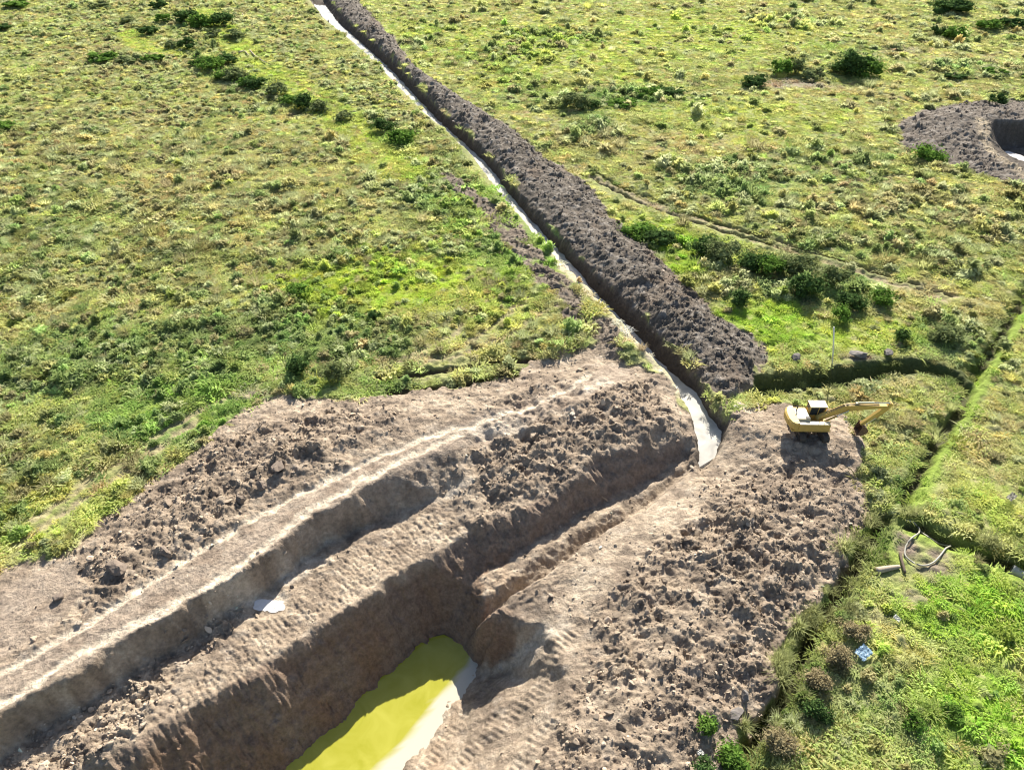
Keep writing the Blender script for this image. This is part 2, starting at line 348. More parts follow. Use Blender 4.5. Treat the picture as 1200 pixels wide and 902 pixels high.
# broad tints of the field: (u, v, radius u, radius v, kind, weight)
TINTS = [
 (450,330,130,42,'lime',1.0),(560,350,70,40,'lime',.6),(250,470,230,60,'lush',.8),(100,420,150,70,'lush',.65),(330,400,150,60,'lush',.7),
 (600,290,70,40,'lush',.8),(520,230,60,40,'lush',.7),(230,200,230,60,'straw',.55),(120,150,120,40,'straw',.6),(420,230,80,60,'straw',.5),(560,400,80,45,'straw',.45),
 (290,330,60,25,'straw',.6),(60,250,90,40,'lush',.4),(130,70,110,22,'straw',.5),(470,35,60,14,'lime',.4),
 (640,60,150,40,'lime',.45),(820,40,150,30,'lime',.45),(730,165,110,30,'straw',.65),(880,140,160,25,'lime',.35),(820,170,120,30,'straw',.6),(1000,120,120,25,'straw',.5),
 (560,80,60,22,'straw',.5),(1100,60,90,30,'straw',.4),(850,210,80,25,'lush',.8),(980,190,90,20,'lush',.4),(1080,250,110,40,'straw',.6),(1060,290,120,30,'lush',.35),
 (780,290,90,45,'lime',.9),(880,380,110,35,'lime',1.0),(1000,390,90,30,'lime',.7),(1060,350,110,25,'straw',.4),(1100,400,60,25,'lush',.6),
 (960,340,80,25,'lush',.7),(1000,450,80,25,'straw',.5),(1060,500,60,40,'straw',.4),(1040,560,40,40,'lush',.5),(1160,520,70,80,'straw',.65),(1170,600,60,40,'lime',.55),
 (1130,720,90,60,'vivid',1.0),(1150,840,100,80,'vivid',1.0),(790,300,80,45,'vivid',.6),(880,385,110,32,'vivid',.75),(560,255,60,50,'vivid',.45),(620,300,50,40,'vivid',.5),(250,470,200,50,'vivid',.35),(1040,640,40,40,'vivid',.6),(1020,820,90,60,'lush',.55),(1030,700,60,50,'straw',.6),(980,790,50,40,'straw',.7),(940,700,40,60,'straw',.55),(1100,880,90,40,'lush',.4),(50,600,120,40,'lime',.4),(150,540,120,30,'straw',.4),
 (740,115,70,14,'lush',.9),(650,45,60,12,'lush',.6),(580,70,60,16,'lush',.5),(620,115,40,20,'lush',.4),(690,150,40,14,'lush',.6),(1000,62,60,10,'lush',.4),(1130,80,60,12,'lush',.5)]
LUT = {'straw': 0, 'lime': 1, 'lush': 2, 'vivid': 3, 'bare': 4}
TINTS += [(1060,640,16,22,'bare',1.),(1092,668,26,12,'bare',.9),(1095,650,14,8,'bare',.9),(1152,885,18,14,'bare',1.),(1085,850,14,10,'bare',.8),(1072,700,20,10,'bare',.6),(935,100,60,6,'bare',.8),(300,462,30,7,'bare',.8),(345,468,40,6,'bare',.8),(1060,60,30,6,'bare',.5),(660,340,20,14,'bare',.5),(1010,418,26,5,'bare',.9)]
TP = []
for (u, v, ru, rv, k, w) in TINTS:
    c = at(u, v); e1 = at(u + ru, v); e2 = at(u, v - rv); e3 = at(u, v + rv)
    TP.append((c[0], c[1], abs(e1[0] - c[0]), abs(e2[1] - e3[1]) / 2, LUT[k], w))
def field_tints(x, y):
    out = [np.zeros(x.shape) for _ in range(5)]
    n = fbm(x / 9, y / 9, 31, 4) * .55
    for cx, cy, rx, ry, k, w in TP:
        d = np.hypot((x - cx) / rx, (y - cy) / ry) + n
        out[k] = np.maximum(out[k], w * (1 - sstep(.45, 1.25, d)))
    return out

def masks_at(x, y):
    wx = x + fbm(x / 1.6, y / 1.6, 71, 3) * .38; wy = y + fbm(x / 1.6, y / 1.6, 91, 3) * .38
    bx = wx + fbm(x / 4.5, y / 4.5, 171, 3) * 1.3; by = wy + fbm(x / 4.5, y / 4.5, 191, 3) * 1.3
    return wx, wy, {k: sample(a, bx, by) if k in ('soil', 'bank', 'pit2', 'clodL', 'clodR', 'leftclods', 'lightR', 'crust') else sample(a, wx, wy) for k, a in MASK.items()}

PUDS = []
for (u, v, ru, rv, pz) in ((314,708,20,13,-2.2),):
    c_ = at(u, v, pz); PUDS.append((c_[0], c_[1], abs(at(u + ru, v, pz)[0] - c_[0]), abs(at(u, v - rv, pz)[1] - c_[1]), float(sample(Z, c_[0:1], c_[1:2])[0])))
PIT_AX = np.array([.69, .73])
def surface(x, y):
    """height of the ground and its surface colour"""
    wx, wy, m = masks_at(x, y)
    z = sample(Z, x * .35 + wx * .65, y * .35 + wy * .65)
    flat = np.zeros(x.shape)
    for pcx, pcy, prx, pry, pz in PUDS:
        w_ = 1 - sstep(.85, 1.5, np.hypot((x - pcx) / prx, (y - pcy) / pry)); flat = np.maximum(flat, w_); z = z * (1 - w_) + (pz - .12) * w_
    soil = sstep(.35, .65, np.maximum.reduce([m['soil'], m['bank'], m['trench'], m['pit2'], np.minimum(m['leftclods'], .85) + .55 * fbm(x / 2.2, y / 2.2, 5, 4) - .10]) + .12 * fbm(x / .7, y / .7, 15, 2))
    grass = 1 - soil
    # --- field relief
    n_big = fbm(x / 26, y / 26, 3, 3)
    f1, id1 = cells(x / .95, y / .95, 11)
    f2, id2 = cells(x / 2.2 + .3, y / 2.2, 12)
    patch = sstep(-.25, .45, fbm(x / 7, y / 7, 33, 3))
    lush_n = field_tints(x, y)
    lumps = np.clip(.75 - f1, 0, 1) * (.14 + .50 * id1 * patch) + np.clip(.7 - f2, 0, 1) * .35 * id2 * patch
    smooth_g = np.clip(lush_n[1] * .7 + sstep(.2, .8, m['strip']) * .5, 0, .8)
    zg = n_big * .5 * sstep(.0, .2, 1 - m['soil']) + lumps * (1 - smooth_g) + .07 * fbm(x / .5, y / .5, 41, 3)
    # --- soil relief
    qx = x + fbm(x / .8, y / .8, 131, 3) * .22; qy = y + fbm(x / .8, y / .8, 133, 3) * .22
    c0, i0, t0 = plates(qx / .25, qy / .23, 20)
    c1, i1, t1 = plates(qx / .50, qy / .42, 21)
    c2, i2, t2 = plates(qx / 1.1, qy / .9, 22)
    c3, i3, t3 = plates(qx / 2.6, qy / 2.1, 23)
    clod = (sstep(.72, .3, c0) * i0 * .10 + t0 * .10) + (sstep(.72, .30, c1) * i1 * .20 + t1 * .18) + (sstep(.72, .30, c2) * np.clip(i2 - .35, 0, 1) * .34 + t2 * .26) + (sstep(.75, .25, c3) * np.clip(i3 - .6, 0, 1) * .9 + t3 * .30)
    rough = np.clip(.36 + .75 * np.maximum.reduce([m['clodR'] * .7, m['clodL'] * .85, m['bank'] * .95, m['pit2'] * .8, m['leftclods'] * .8, m['foot'] * .75]) * (1 - m['pad']) - .75 * np.maximum.reduce([m['road'] * .75, m['wall'] * .55, m['bench'] * .6, m['ramp'] * .7, m['hole'], m['trench'], m['lightR'] * .6]), .06, 1.1)
    brk = sstep(-.45, .35, fbm(x / 3.1, y / 3.1, 43, 3))
    zs_ = clod * rough * (.15 + 1.05 * brk * sstep(-.35, .4, fbm(x / 6.5, y / 6.5, 443, 3))) + fbm(x / 1.3, y / 1.3, 25, 6, .64) * (.12 + .28 * rough)
    rid = 1 - np.abs(fbm(x / 3.4, y / 3.4, 27, 4))
    zs_ += (rid - .75) * .9 * np.maximum(m['clodR'], m['clodL'] * .6) * (1 - m['lightR'] * .6)
    # tracked corrugation
    s_ax = x * PIT_AX[0] + y * PIT_AX[1]; s_pp = x * PIT_AX[1] - y * PIT_AX[0]
    ph = fbm(x / 4.5, y / 4.5, 51, 2) * 2.2
    lane = sstep(-.1, .5, np.sin(s_pp * 2.1 + fbm(x / 4, y / 4, 57, 2) * 2))
    cor = np.tanh(2.2 * np.sin(s_ax * 2 * math.pi / .40 + ph)) * (.55 + .45 * vnoise(x / 1.2, y / 1.2, 53))
    zs_ += cor * .075 * (m['ramp'] * lane + m['bench'] * .25 * sstep(-.2, .4, fbm(x / 3, y / 3, 357, 2)))
    sc = np.abs(fbm(s_ax / .45 + ph * .1, s_pp / 2.6, 55, 3))
    zs_ += -.10 * (1 - sstep(0, .28, sc)) * m['bench'] - .10 * (1 - sstep(0, .3, sc)) * m['wall'] * (1 - m['ramp'])
    zs_ += m['wall'] * (.20 * fbm(s_ax / .8, s_pp / 2.2, 58, 4) + .10 * fbm(s_ax / .16, s_pp / .9, 158, 3))
    zs_ += m['bench'] * .09 * fbm(x / .35, y / .35, 159, 3)
    # ruts of the haul road
    zs_ += -.09 * m['track'] + .05 * m['road'] * fbm(s_pp / .35, s_ax / 2.5, 59, 3)
    z = z + zg * grass * (1 - .75 * np.maximum(m['ditch'], m['verge'])) + zs_ * soil * (1 - flat)
    z = z - .5 * m['ruts'] * grass - (.22 * m['pathR'] + .35 * m['pathD'] + .12 * m['tracksL']) * grass
    # --- colour
    def mix(a, b, t): return a + (b - a) * t[..., None]
    A = lambda *c: np.array(c)
    st, li, lu, vi, ba = lush_n
    n0 = fbm(x / 1.5, y / .9, 161, 5, .65); n1 = fbm(x / 3.2, y / 3.2, 61, 4); n2 = fbm(x / .9, y / .9, 63, 3); n3 = fbm(x / 14, y / 14, 65, 4)
    g = np.broadcast_to(A(.300, .310, .125), x.shape + (3,))
    g = mix(g, A(.335, .310, .150), np.clip(sstep(.0, .55, n3 + .5 * n1) * .55 + st * .75, 0, 1))
    g = mix(g, A(.165, .230, .080), np.clip(lu * .9 + sstep(.1, .6, n1 - .4 * n3) * .45, 0, 1))
    g = mix(g, A(.295, .37, .058), np.clip(li * .85 + m['strip'] * .5 + sstep(.25, .6, -n1 + .3 * n3) * .3, 0, 1))
    g = mix(g, A(.215, .325, .045), np.clip(vi * .85, 0, 1))
    g = mix(g, A(.25, .20, .155), np.clip(ba * (1. + .4 * n2), 0, 1))
    g = mix(g, A(.38, .32, .19), sstep(.2, .6, n2 + .3 * n1) * .45)
    g = mix(g, A(.11, .15, .04), sstep(.25, .6, -n2) * .4)
    g = mix(g, A(.12, .16, .04), np.clip(m['ditch'] * .7, 0, 1))  # darker green paints the shade on the ditch walls
    g = mix(g, A(.22, .30, .055), np.clip(m['limebank'] * .9, 0, 1))
    g = mix(g, A(.56, .48, .34), np.clip(m['palelip'] * (.8 + .5 * n2), 0, 1))
    g = mix(g, A(.07, .085, .035), np.clip(m['channel'] * .8, 0, 1))  # shaded far bank of the first ditch, painted as a dark band
    g = mix(g, A(.07, .062, .04), np.clip(m['ditchshade'] * .9, 0, 1))  # ditch shade put into the colour of the bottoms
    g = mix(g, A(.34, .285, .175), np.clip(np.maximum(m['pathR'] * 1.1, m['tracksL'] * .9) * (.85 + .3 * n2), 0, 1))
    g = mix(g, A(.10, .10, .045), np.clip(m['pathD'] * (.7 + .6 * n2), 0, .9))
    g = mix(g, A(.085, .07, .05), np.clip(m['ruts'] * 1.3, 0, 1))
    s = np.broadcast_to(A(.345, .272, .200), x.shape + (3,))
    s = mix(s, A(.50, .405, .30), np.clip(sstep(.0, .55, n1 + .6 * n2) * .7 + m['lightR'] * .5, 0, 1))
    s = mix(s, A(.185, .142, .108), np.clip(sstep(.05, .55, -n1 + .5 * n2) * .65, 0, 1))
    s = mix(s, A(.150, .120, .094), np.clip(sstep(-.05, .45, n0) * (.45 + .5 * np.maximum(m['clodR'], m['clodL'])), 0, 1))
    s = mix(s, A(.47, .40, .32), np.clip(sstep(.05, .55, -n0 + .3 * n2) * .45, 0, 1))
    s = mix(s, A(.235, .182, .135), np.clip(np.maximum(m['clodR'], m['clodL']) * .5 * (.6 + n1), 0, .8))
    s = mix(s, A(.37, .300, .235), m['road'] * .6)
    s = mix(s, A(.56, .475, .375), np.clip(m['crust'] * (.7 + .6 * n2), 0, 1))
    s = mix(s, A(.21, .16, .12), np.clip(m['road'] * (1 - m['track']) * sstep(.0, .5, n1 + .5 * n0) * .7, 0, 1))
    s = mix(s, A(.70, .59, .45), np.clip(m['track'] * (.75 + .5 * n2), 0, 1))
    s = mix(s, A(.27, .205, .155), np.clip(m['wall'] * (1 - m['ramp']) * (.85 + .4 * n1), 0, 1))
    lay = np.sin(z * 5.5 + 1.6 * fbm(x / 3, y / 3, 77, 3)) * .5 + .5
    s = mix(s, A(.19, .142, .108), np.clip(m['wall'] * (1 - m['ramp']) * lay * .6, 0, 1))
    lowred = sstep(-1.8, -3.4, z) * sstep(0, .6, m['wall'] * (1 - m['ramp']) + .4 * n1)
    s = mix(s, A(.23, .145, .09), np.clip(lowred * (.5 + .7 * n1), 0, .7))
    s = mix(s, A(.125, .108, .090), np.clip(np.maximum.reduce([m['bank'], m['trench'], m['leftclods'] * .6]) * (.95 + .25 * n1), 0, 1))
    s = mix(s, A(.145, .124, .104), np.clip(m['pit2'], 0, 1) * .9)
    s = mix(s, A(.40, .33, .23), np.clip(m['rim'] * (.8 + .6 * n1), 0, 1))
    s = mix(s, A(.31, .28, .245), np.clip(np.maximum(m['bank'], m['pit2']) * sstep(.0, .5, n2 * .6 + .8 * n0) * .7, 0, 1))
    s = mix(s, A(.20, .15, .11), np.clip(m['bank'] * sstep(.1, .6, n3 + .5 * n1) * .6, 0, 1))
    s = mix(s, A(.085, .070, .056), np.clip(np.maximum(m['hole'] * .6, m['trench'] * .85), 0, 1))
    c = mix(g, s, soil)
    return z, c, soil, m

# ------------------------------------------------------------------ the ground sheet
def rows_cols():
    ys = [-60.]
    while ys[-1] < 3200:
        y = ys[-1]; sl = math.hypot(y, CAM_H)
        step = sl / 692 * 1.15
        if y < 9: step = max(.12, (9 - y) * .12)
        if y > 232: step = max(step, (y - 232) * .06)
        ys.append(y + step)
    t = np.linspace(-1, 1, 1250)
    t = t * .86 + .14 * t ** 5
    return np.array(ys), t
ys, ts = rows_cols()
half = .74 * np.hypot(ys, CAM_H) * 1.30 + 10
VX = ts[None, :] * half[:, None]; VY = np.repeat(ys[:, None], len(ts), 1)
print('ground grid', VX.shape)
VZ, VC, VS, VM = surface(VX, VY)

# ------------------------------------------------------------------ materials
def new_mat(name):
    m = bpy.data.materials.new(name); m.use_nodes = True
    nt = m.node_tree
    return m, nt, nt.nodes['Principled BSDF']
def N(nt, kind, **kw):
    n = nt.nodes.new(kind)
    for k, v in kw.items(): setattr(n, k, v)
    return n
def simple(name, col, rough=.6, metal=0., var=.12, scale=6., bump=0., spec=.4):
    m, nt, b = new_mat(name)
    tc = N(nt, 'ShaderNodeTexCoord'); nz = N(nt, 'ShaderNodeTexNoise')
    nz.inputs['Scale'].default_value = scale; nz.inputs['Detail'].default_value = 6
    nt.links.new(tc.outputs['Object'], nz.inputs['Vector'])
    mx = N(nt, 'ShaderNodeMix', data_type='RGBA')
    lo = [max(0, c * (1 - var * 2)) for c in col]; hi = [min(1, c * (1 + var)) for c in col]
    mx.inputs['A'].default_value = (*lo, 1); mx.inputs['B'].default_value = (*hi, 1)
    nt.links.new(nz.outputs['Fac'], mx.inputs['Factor'])
    nt.links.new(mx.outputs['Result'], b.inputs['Base Color'])
    b.inputs['Roughness'].default_value = rough; b.inputs['Metallic'].default_value = metal
    b.inputs['Specular IOR Level'].default_value = spec
    if bump:
        bp = N(nt, 'ShaderNodeBump'); bp.inputs['Strength'].default_value = bump
        nt.links.new(nz.outputs['Fac'], bp.inputs['Height']); nt.links.new(bp.outputs[0], b.inputs['Normal'])
    return m

def ground_material():
    m, nt, b = new_mat('ground_cover_and_soil')
    at_ = N(nt, 'ShaderNodeAttribute', attribute_name='tone')
    so = N(nt, 'ShaderNodeAttribute', attribute_name='soil')
    tc = N(nt, 'ShaderNodeTexCoord')
    n1 = N(nt, 'ShaderNodeTexNoise'); n1.inputs['Scale'].default_value = 3.2; n1.inputs['Detail'].default_value = 9; n1.inputs['Roughness'].default_value = .68
    nt.links.new(tc.outputs['Object'], n1.inputs['Vector'])
    mr = N(nt, 'ShaderNodeMapRange'); mr.inputs['From Min'].default_value = .28; mr.inputs['From Max'].default_value = .72
    mr.inputs['To Min'].default_value = .62; mr.inputs['To Max'].default_value = 1.38
    nt.links.new(n1.outputs['Fac'], mr.inputs['Value'])
    sc = N(nt, 'ShaderNodeVectorMath', operation='SCALE')
    nt.links.new(at_.outputs['Color'], sc.inputs[0]); nt.links.new(mr.outputs[0], sc.inputs['Scale'])
    nt.links.new(sc.outputs[0], b.inputs['Base Color'])
    b.inputs['Roughness'].default_value = .9; b.inputs['Specular IOR Level'].default_value = .12
    n2 = N(nt, 'ShaderNodeTexNoise'); n2.inputs['Scale'].default_value = 5.5; n2.inputs['Detail'].default_value = 8; n2.inputs['Roughness'].default_value = .7
    nt.links.new(tc.outputs['Object'], n2.inputs['Vector'])
    bp = N(nt, 'ShaderNodeBump'); bp.inputs['Strength'].default_value = .8; bp.inputs['Distance'].default_value = .22
    nt.links.new(n2.outputs['Fac'], bp.inputs['Height']); nt.links.new(bp.outputs[0], b.inputs['Normal'])
    return m
M_GROUND = ground_material()

def mesh_from(name, V, F, smooth=True):
    me = bpy.data.meshes.new(name)
    V = np.asarray(V, np.float32); F = np.asarray(F, np.int32)
    me.vertices.add(len(V)); me.vertices.foreach_set('co', V.ravel())
    k = F.shape[1]
    me.loops.add(F.size); me.loops.foreach_set('vertex_index', F.ravel())
    me.polygons.add(len(F)); me.polygons.foreach_set('loop_start', np.arange(0, F.size, k, dtype=np.int32))
    me.polygons.foreach_set('use_smooth', np.full(len(F), smooth, bool))
    me.update(calc_edges=True)
    return me
def link(name, me, mat=None, parent=None):
    o = bpy.data.objects.new(name, me); COL.objects.link(o)
    if mat: me.materials.clear(); me.materials.append(mat)
    if parent: o.parent = parent
    return o
def tag(o, label=None, cat=None, group=None, kind=None):
    if label: o['label'] = label
    if cat: o['category'] = cat
    if group: o['group'] = group
    if kind: o['kind'] = kind
    return o
def empty(name, loc, rz=0.):
    o = bpy.data.objects.new(name, None); COL.objects.link(o)
    o.location = loc; o.rotation_euler = (0, 0, rz); o.empty_display_size = .3
    return o

nr, nc = VX.shape
idx = np.arange(nr * nc).reshape(nr, nc)
FACES = np.stack([idx[:-1, :-1], idx[:-1, 1:], idx[1:, 1:], idx[1:, :-1]], -1).reshape(-1, 4)
ALLV = np.stack([VX, VY, VZ], -1).reshape(-1, 3); ALLC = VC.reshape(-1, 3); ALLS = VS.reshape(-1)
fm = lambda k: VM[k][:-1, :-1].reshape(-1)
fs = VS[:-1, :-1].reshape(-1)
region = np.zeros(len(FACES), int)
region[(fs > .5)] = 1
region[(fm('ditch') > .5) & (fs <= .5)] = 4
region[(fm('pit2') > .5) & (fs > .5)] = 5
region[(fm('bank') > .5) & (fs > .5)] = 2
region[(fm('trench') > .5)] = 3
region[(fs > .5) & (region == 1) & (fm('soil') < .3)] = 6
for rid, nm, lab, cat in ((0, 'field', 'rough green and straw grassland around the diggings', 'field'), (1, 'excavation', 'wide brown excavation with haul road, bench and deep cut', 'excavation'),
                          (2, 'spoil_bank', 'long grey brown bank of dug clods along the trench', 'earth bank'), (3, 'trench', 'narrow trench running away through the grass', 'trench'),
                          (4, 'drainage_ditch', 'overgrown drainage ditches in the grass', 'ditch'), (5, 'borrow_pit', 'grey heap with a dark hole at the far right', 'pit'),
                          (6, 'dirt_strip', 'broken strip of grey clods left of the trench', 'earth bank')):
    F = FACES[region == rid]
    u, inv = np.unique(F, return_inverse=True)
    me = mesh_from(nm, ALLV[u], inv.reshape(F.shape))
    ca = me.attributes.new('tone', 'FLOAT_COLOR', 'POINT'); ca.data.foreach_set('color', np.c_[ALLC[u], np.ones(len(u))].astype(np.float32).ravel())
    sa = me.attributes.new('soil', 'FLOAT', 'POINT'); sa.data.foreach_set('value', ALLS[u].astype(np.float32))
    tag(link(nm, me, M_GROUND), lab, cat, kind='structure')

def gz(x, y):
    return float(surface(np.array([float(x)]), np.array([float(y)]))[0][0])
def ground(u, v):
    """the point of the real relief seen at a picture position"""
    z = 0.
    for _ in range(6):
        p = at(u, v, z); z = .5 * z + .5 * gz(p[0], p[1])
    p = at(u, v, z); return Vector((p[0], p[1], gz(p[0], p[1])))

# ------------------------------------------------------------------ water
def water_material(name, col, col2, scale, rough=.06, sky_sheen=None):
    m, nt, b = new_mat(name)
    tc = N(nt, 'ShaderNodeTexCoord'); nz = N(nt, 'ShaderNodeTexNoise')
    nz.inputs['Scale'].default_value = scale; nz.inputs['Detail'].default_value = 5; nz.inputs['Distortion'].default_value = 1.1
    nt.links.new(tc.outputs['Object'], nz.inputs['Vector'])
    mr = N(nt, 'ShaderNodeMapRange'); mr.inputs['From Min'].default_value = .36; mr.inputs['From Max'].default_value = .68
    nt.links.new(nz.outputs['Fac'], mr.inputs['Value'])
    mx = N(nt, 'ShaderNodeMix', data_type='RGBA'); mx.inputs['A'].default_value = (*col, 1); mx.inputs['B'].default_value = (*col2, 1)
    nt.links.new(mr.outputs[0], mx.inputs['Factor'])
    out = mx.outputs['Result']
    if sky_sheen:
        at_ = N(nt, 'ShaderNodeAttribute', attribute_name='sky_sheen')
        m2 = N(nt, 'ShaderNodeMix', data_type='RGBA'); m2.inputs['B'].default_value = (*sky_sheen, 1)
        nt.links.new(at_.outputs['Fac'], m2.inputs['Factor']); nt.links.new(out, m2.inputs['A']); out = m2.outputs['Result']
    nt.links.new(out, b.inputs['Base Color'])
    b.inputs['Roughness'].default_value = rough; b.inputs['IOR'].default_value = 1.33
    return m
M_POND = water_material('algae_water', (.30, .295, .030), (.37, .355, .055), .5, .05, (.52, .48, .385))  # last colour paints the sky's reflection along the ramp side
M_SKYWATER = water_material('muddy_sky_water', (.40, .385, .345), (.60, .58, .52), .5)  # muddy water whitened so its colour carries the sky reflection
def sheet(name, ring, mat, label, cat):
    bm = bmesh.new()
    bm.faces.new([bm.verts.new(p) for p in ring])
    bmesh.ops.triangulate(bm, faces=bm.faces[:])
    me = bpy.data.meshes.new(name); bm.to_mesh(me); bm.free()
    return tag(link(name, me, mat), label, cat, kind='structure')
# pond: strips from the cut side to the ramp side so the painted white sky reflection has its own shape
pl = resample([at(u, v, PZ) for u, v in PLp], 70); pr = resample([at(u, v, PZ) for u, v in PRp[::-1]], 70)
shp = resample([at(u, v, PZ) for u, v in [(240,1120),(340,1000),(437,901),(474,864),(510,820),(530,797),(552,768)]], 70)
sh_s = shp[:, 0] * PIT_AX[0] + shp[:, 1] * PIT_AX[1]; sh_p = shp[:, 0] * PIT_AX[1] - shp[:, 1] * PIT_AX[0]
V, S = [], []
for k in range(70):
    for j in range(25):
        t = j / 24
        p = pl[k] + (pr[k] - pl[k]) * (t * 1.4 - .2)
        V.append((p[0], p[1], PZ))
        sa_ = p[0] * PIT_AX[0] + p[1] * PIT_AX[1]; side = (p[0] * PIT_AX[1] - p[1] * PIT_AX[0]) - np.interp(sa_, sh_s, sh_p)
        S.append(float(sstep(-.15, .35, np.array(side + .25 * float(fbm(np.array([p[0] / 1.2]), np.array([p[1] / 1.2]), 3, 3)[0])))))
F = [(k * 25 + j, k * 25 + j + 1, (k + 1) * 25 + j + 1, (k + 1) * 25 + j) for k in range(69) for j in range(24)]
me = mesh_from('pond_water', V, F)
sa = me.attributes.new('sky_sheen', 'FLOAT', 'POINT'); sa.data.foreach_set('value', np.array(S, np.float32))
tag(link('pond_water', me, M_POND), 'yellow green pond with a white sky reflection painted along one edge in the deep cut', 'pond', kind='structure')
wa = TL + (TR - TL) * .04; wb = TL + (TR - TL) * np.interp(np.arange(ntr), [0, 16, 18, 20], [.93, .93, .98, .98])[:, None]
wz = depth + np.interp(np.arange(ntr), [0, 7, 9, 12, 13, 16, 17, 20], [.1, .1, .32, .32, .1, .2, .48, .48]); wz[-3:] = wz[-4]
wa[:, 2] = wz; wb[:, 2] = wz
wa[-1, 2] -= .12; wb[-1, 2] -= .12
V = np.concatenate([wa, wb]); n = len(wa)
F = [(k, n + k, n + k + 1, k + 1) for k in range(n - 1)]
V = np.concatenate([V, [at(821, 550, wz[-1] - .35)]]); F3 = [(n - 1, 2 * n - 1, 2 * n)]
bm = bmesh.new(); bv = [bm.verts.new(p) for p in V]
for f in F + F3: bm.faces.new([bv[i] for i in f])
me = bpy.data.meshes.new('trench_water'); bm.to_mesh(me); bm.free()
tag(link('trench_water', me, M_SKYWATER), 'muddy water with a painted white sky reflection along the bottom of the trench', 'water', kind='structure')

# ------------------------------------------------------------------ grass, weeds and rubble that nobody could count
def foliage_material(name, attr_kind='INSTANCER', base=None, trans=.35, var=.35):
    m = bpy.data.materials.new(name); m.use_nodes = True
    nt = m.node_tree; nt.nodes.clear()
    out = N(nt, 'ShaderNodeOutputMaterial')
    if base is None:
        c = N(nt, 'ShaderNodeAttribute', attribute_name='tint', attribute_type=attr_kind).outputs['Color']
    else:
        oi = N(nt, 'ShaderNodeTexCoord'); nz = N(nt, 'ShaderNodeTexNoise'); nz.inputs['Scale'].default_value = 2.2; nz.inputs['Detail'].default_value = 4
        nt.links.new(oi.outputs['Object'], nz.inputs['Vector'])
        mr = N(nt, 'ShaderNodeMapRange'); mr.inputs['From Min'].default_value = .35; mr.inputs['From Max'].default_value = .65
        nt.links.new(nz.outputs['Fac'], mr.inputs['Value'])
        mx = N(nt, 'ShaderNodeMix', data_type='RGBA')
        mx.inputs['A'].default_value = (*[v * (1 - var) for v in base], 1); mx.inputs['B'].default_value = (*[v * (1 + var) for v in base], 1)
        nt.links.new(mr.outputs[0], mx.inputs['Factor']); c = mx.outputs['Result']
    d = N(nt, 'ShaderNodeBsdfDiffuse'); t = N(nt, 'ShaderNodeBsdfTranslucent'); g = N(nt, 'ShaderNodeMixShader'); g.inputs[0].default_value = trans
    nt.links.new(c, d.inputs[0]); nt.links.new(c, t.inputs[0])
    nt.links.new(d.outputs[0], g.inputs[1]); nt.links.new(t.outputs[0], g.inputs[2]); nt.links.new(g.outputs[0], out.inputs[0])
    return m
M_TUFT = foliage_material('grass_blades', trans=.55)
M_CLOD = bpy.data.materials.new('loose_soil'); M_CLOD.use_nodes = True
nt = M_CLOD.node_tree; b = nt.nodes['Principled BSDF']; a_ = N(nt, 'ShaderNodeAttribute', attribute_name='tint', attribute_type='INSTANCER')
nt.links.new(a_.outputs['Color'], b.inputs['Base Color']); b.inputs['Roughness'].default_value = .92; b.inputs['Specular IOR Level'].default_value = .15
PROTO = bpy.data.collections.new('tuft_shapes')

def proto(name, V, F, mat, smooth=False):
    me = bpy.data.meshes.new(name); me.from_pydata(V, [], F); me.materials.append(mat)
    for p in me.polygons: p.use_smooth = smooth
    return bpy.data.objects.new(name, me)
def tussock(seed, n, h, spread, w, lean):
    r = random.Random(seed); V, F = [], []
    for _ in range(n):
        a = r.uniform(0, 6.283); q = math.sqrt(r.random()) * spread
        x, y = math.cos(a) * q, math.sin(a) * q
        b_ = a + r.uniform(-.9, .9); L = h * r.uniform(.55, 1.15); le = lean * r.uniform(.3, 1.2) * (.35 + q / spread)
        wx, wy = -math.sin(b_) * w / 2, math.cos(b_) * w / 2
        k = len(V)
        V += [(x - wx, y - wy, -.05), (x + wx, y + wy, -.05)]
        mx_, my_ = x + math.cos(b_) * le * .4 * L, y + math.sin(b_) * le * .4 * L
        V += [(mx_ - wx, my_ - wy, L * .62), (mx_ + wx, my_ + wy, L * .62), (x + math.cos(b_) * le * L, y + math.sin(b_) * le * L, L * (1 - .25 * le))]
        F += [(k, k + 1, k + 3, k + 2), (k + 2, k + 3, k + 4)]
    return V, F
def leafy(seed, n, rad, h, leaf):
    r = random.Random(seed); V, F = [], []
    for _ in range(n):
        a = r.uniform(0, 6.283); q = r.random() ** .6; zz = r.random() ** .7
        x = math.cos(a) * rad * q; y = math.sin(a) * rad * q; z = h * zz * math.sqrt(max(0, 1 - q * q * .8))
        s = leaf * r.uniform(.6, 1.3)
        d = Vector((r.gauss(0, 1) + math.cos(a) * .6, r.gauss(0, 1) + math.sin(a) * .6, r.gauss(0, .55))).normalized()
        e = d.cross(Vector((r.gauss(0, .4), r.gauss(0, .4), 1))).normalized()
        c = Vector((x, y, z)); k = len(V)
        V += [tuple(c - d * s), tuple(c + e * s * .45), tuple(c + d * s), tuple(c - e * s * .45)]
        F.append((k, k + 1, k + 2, k + 3))
    return V, F
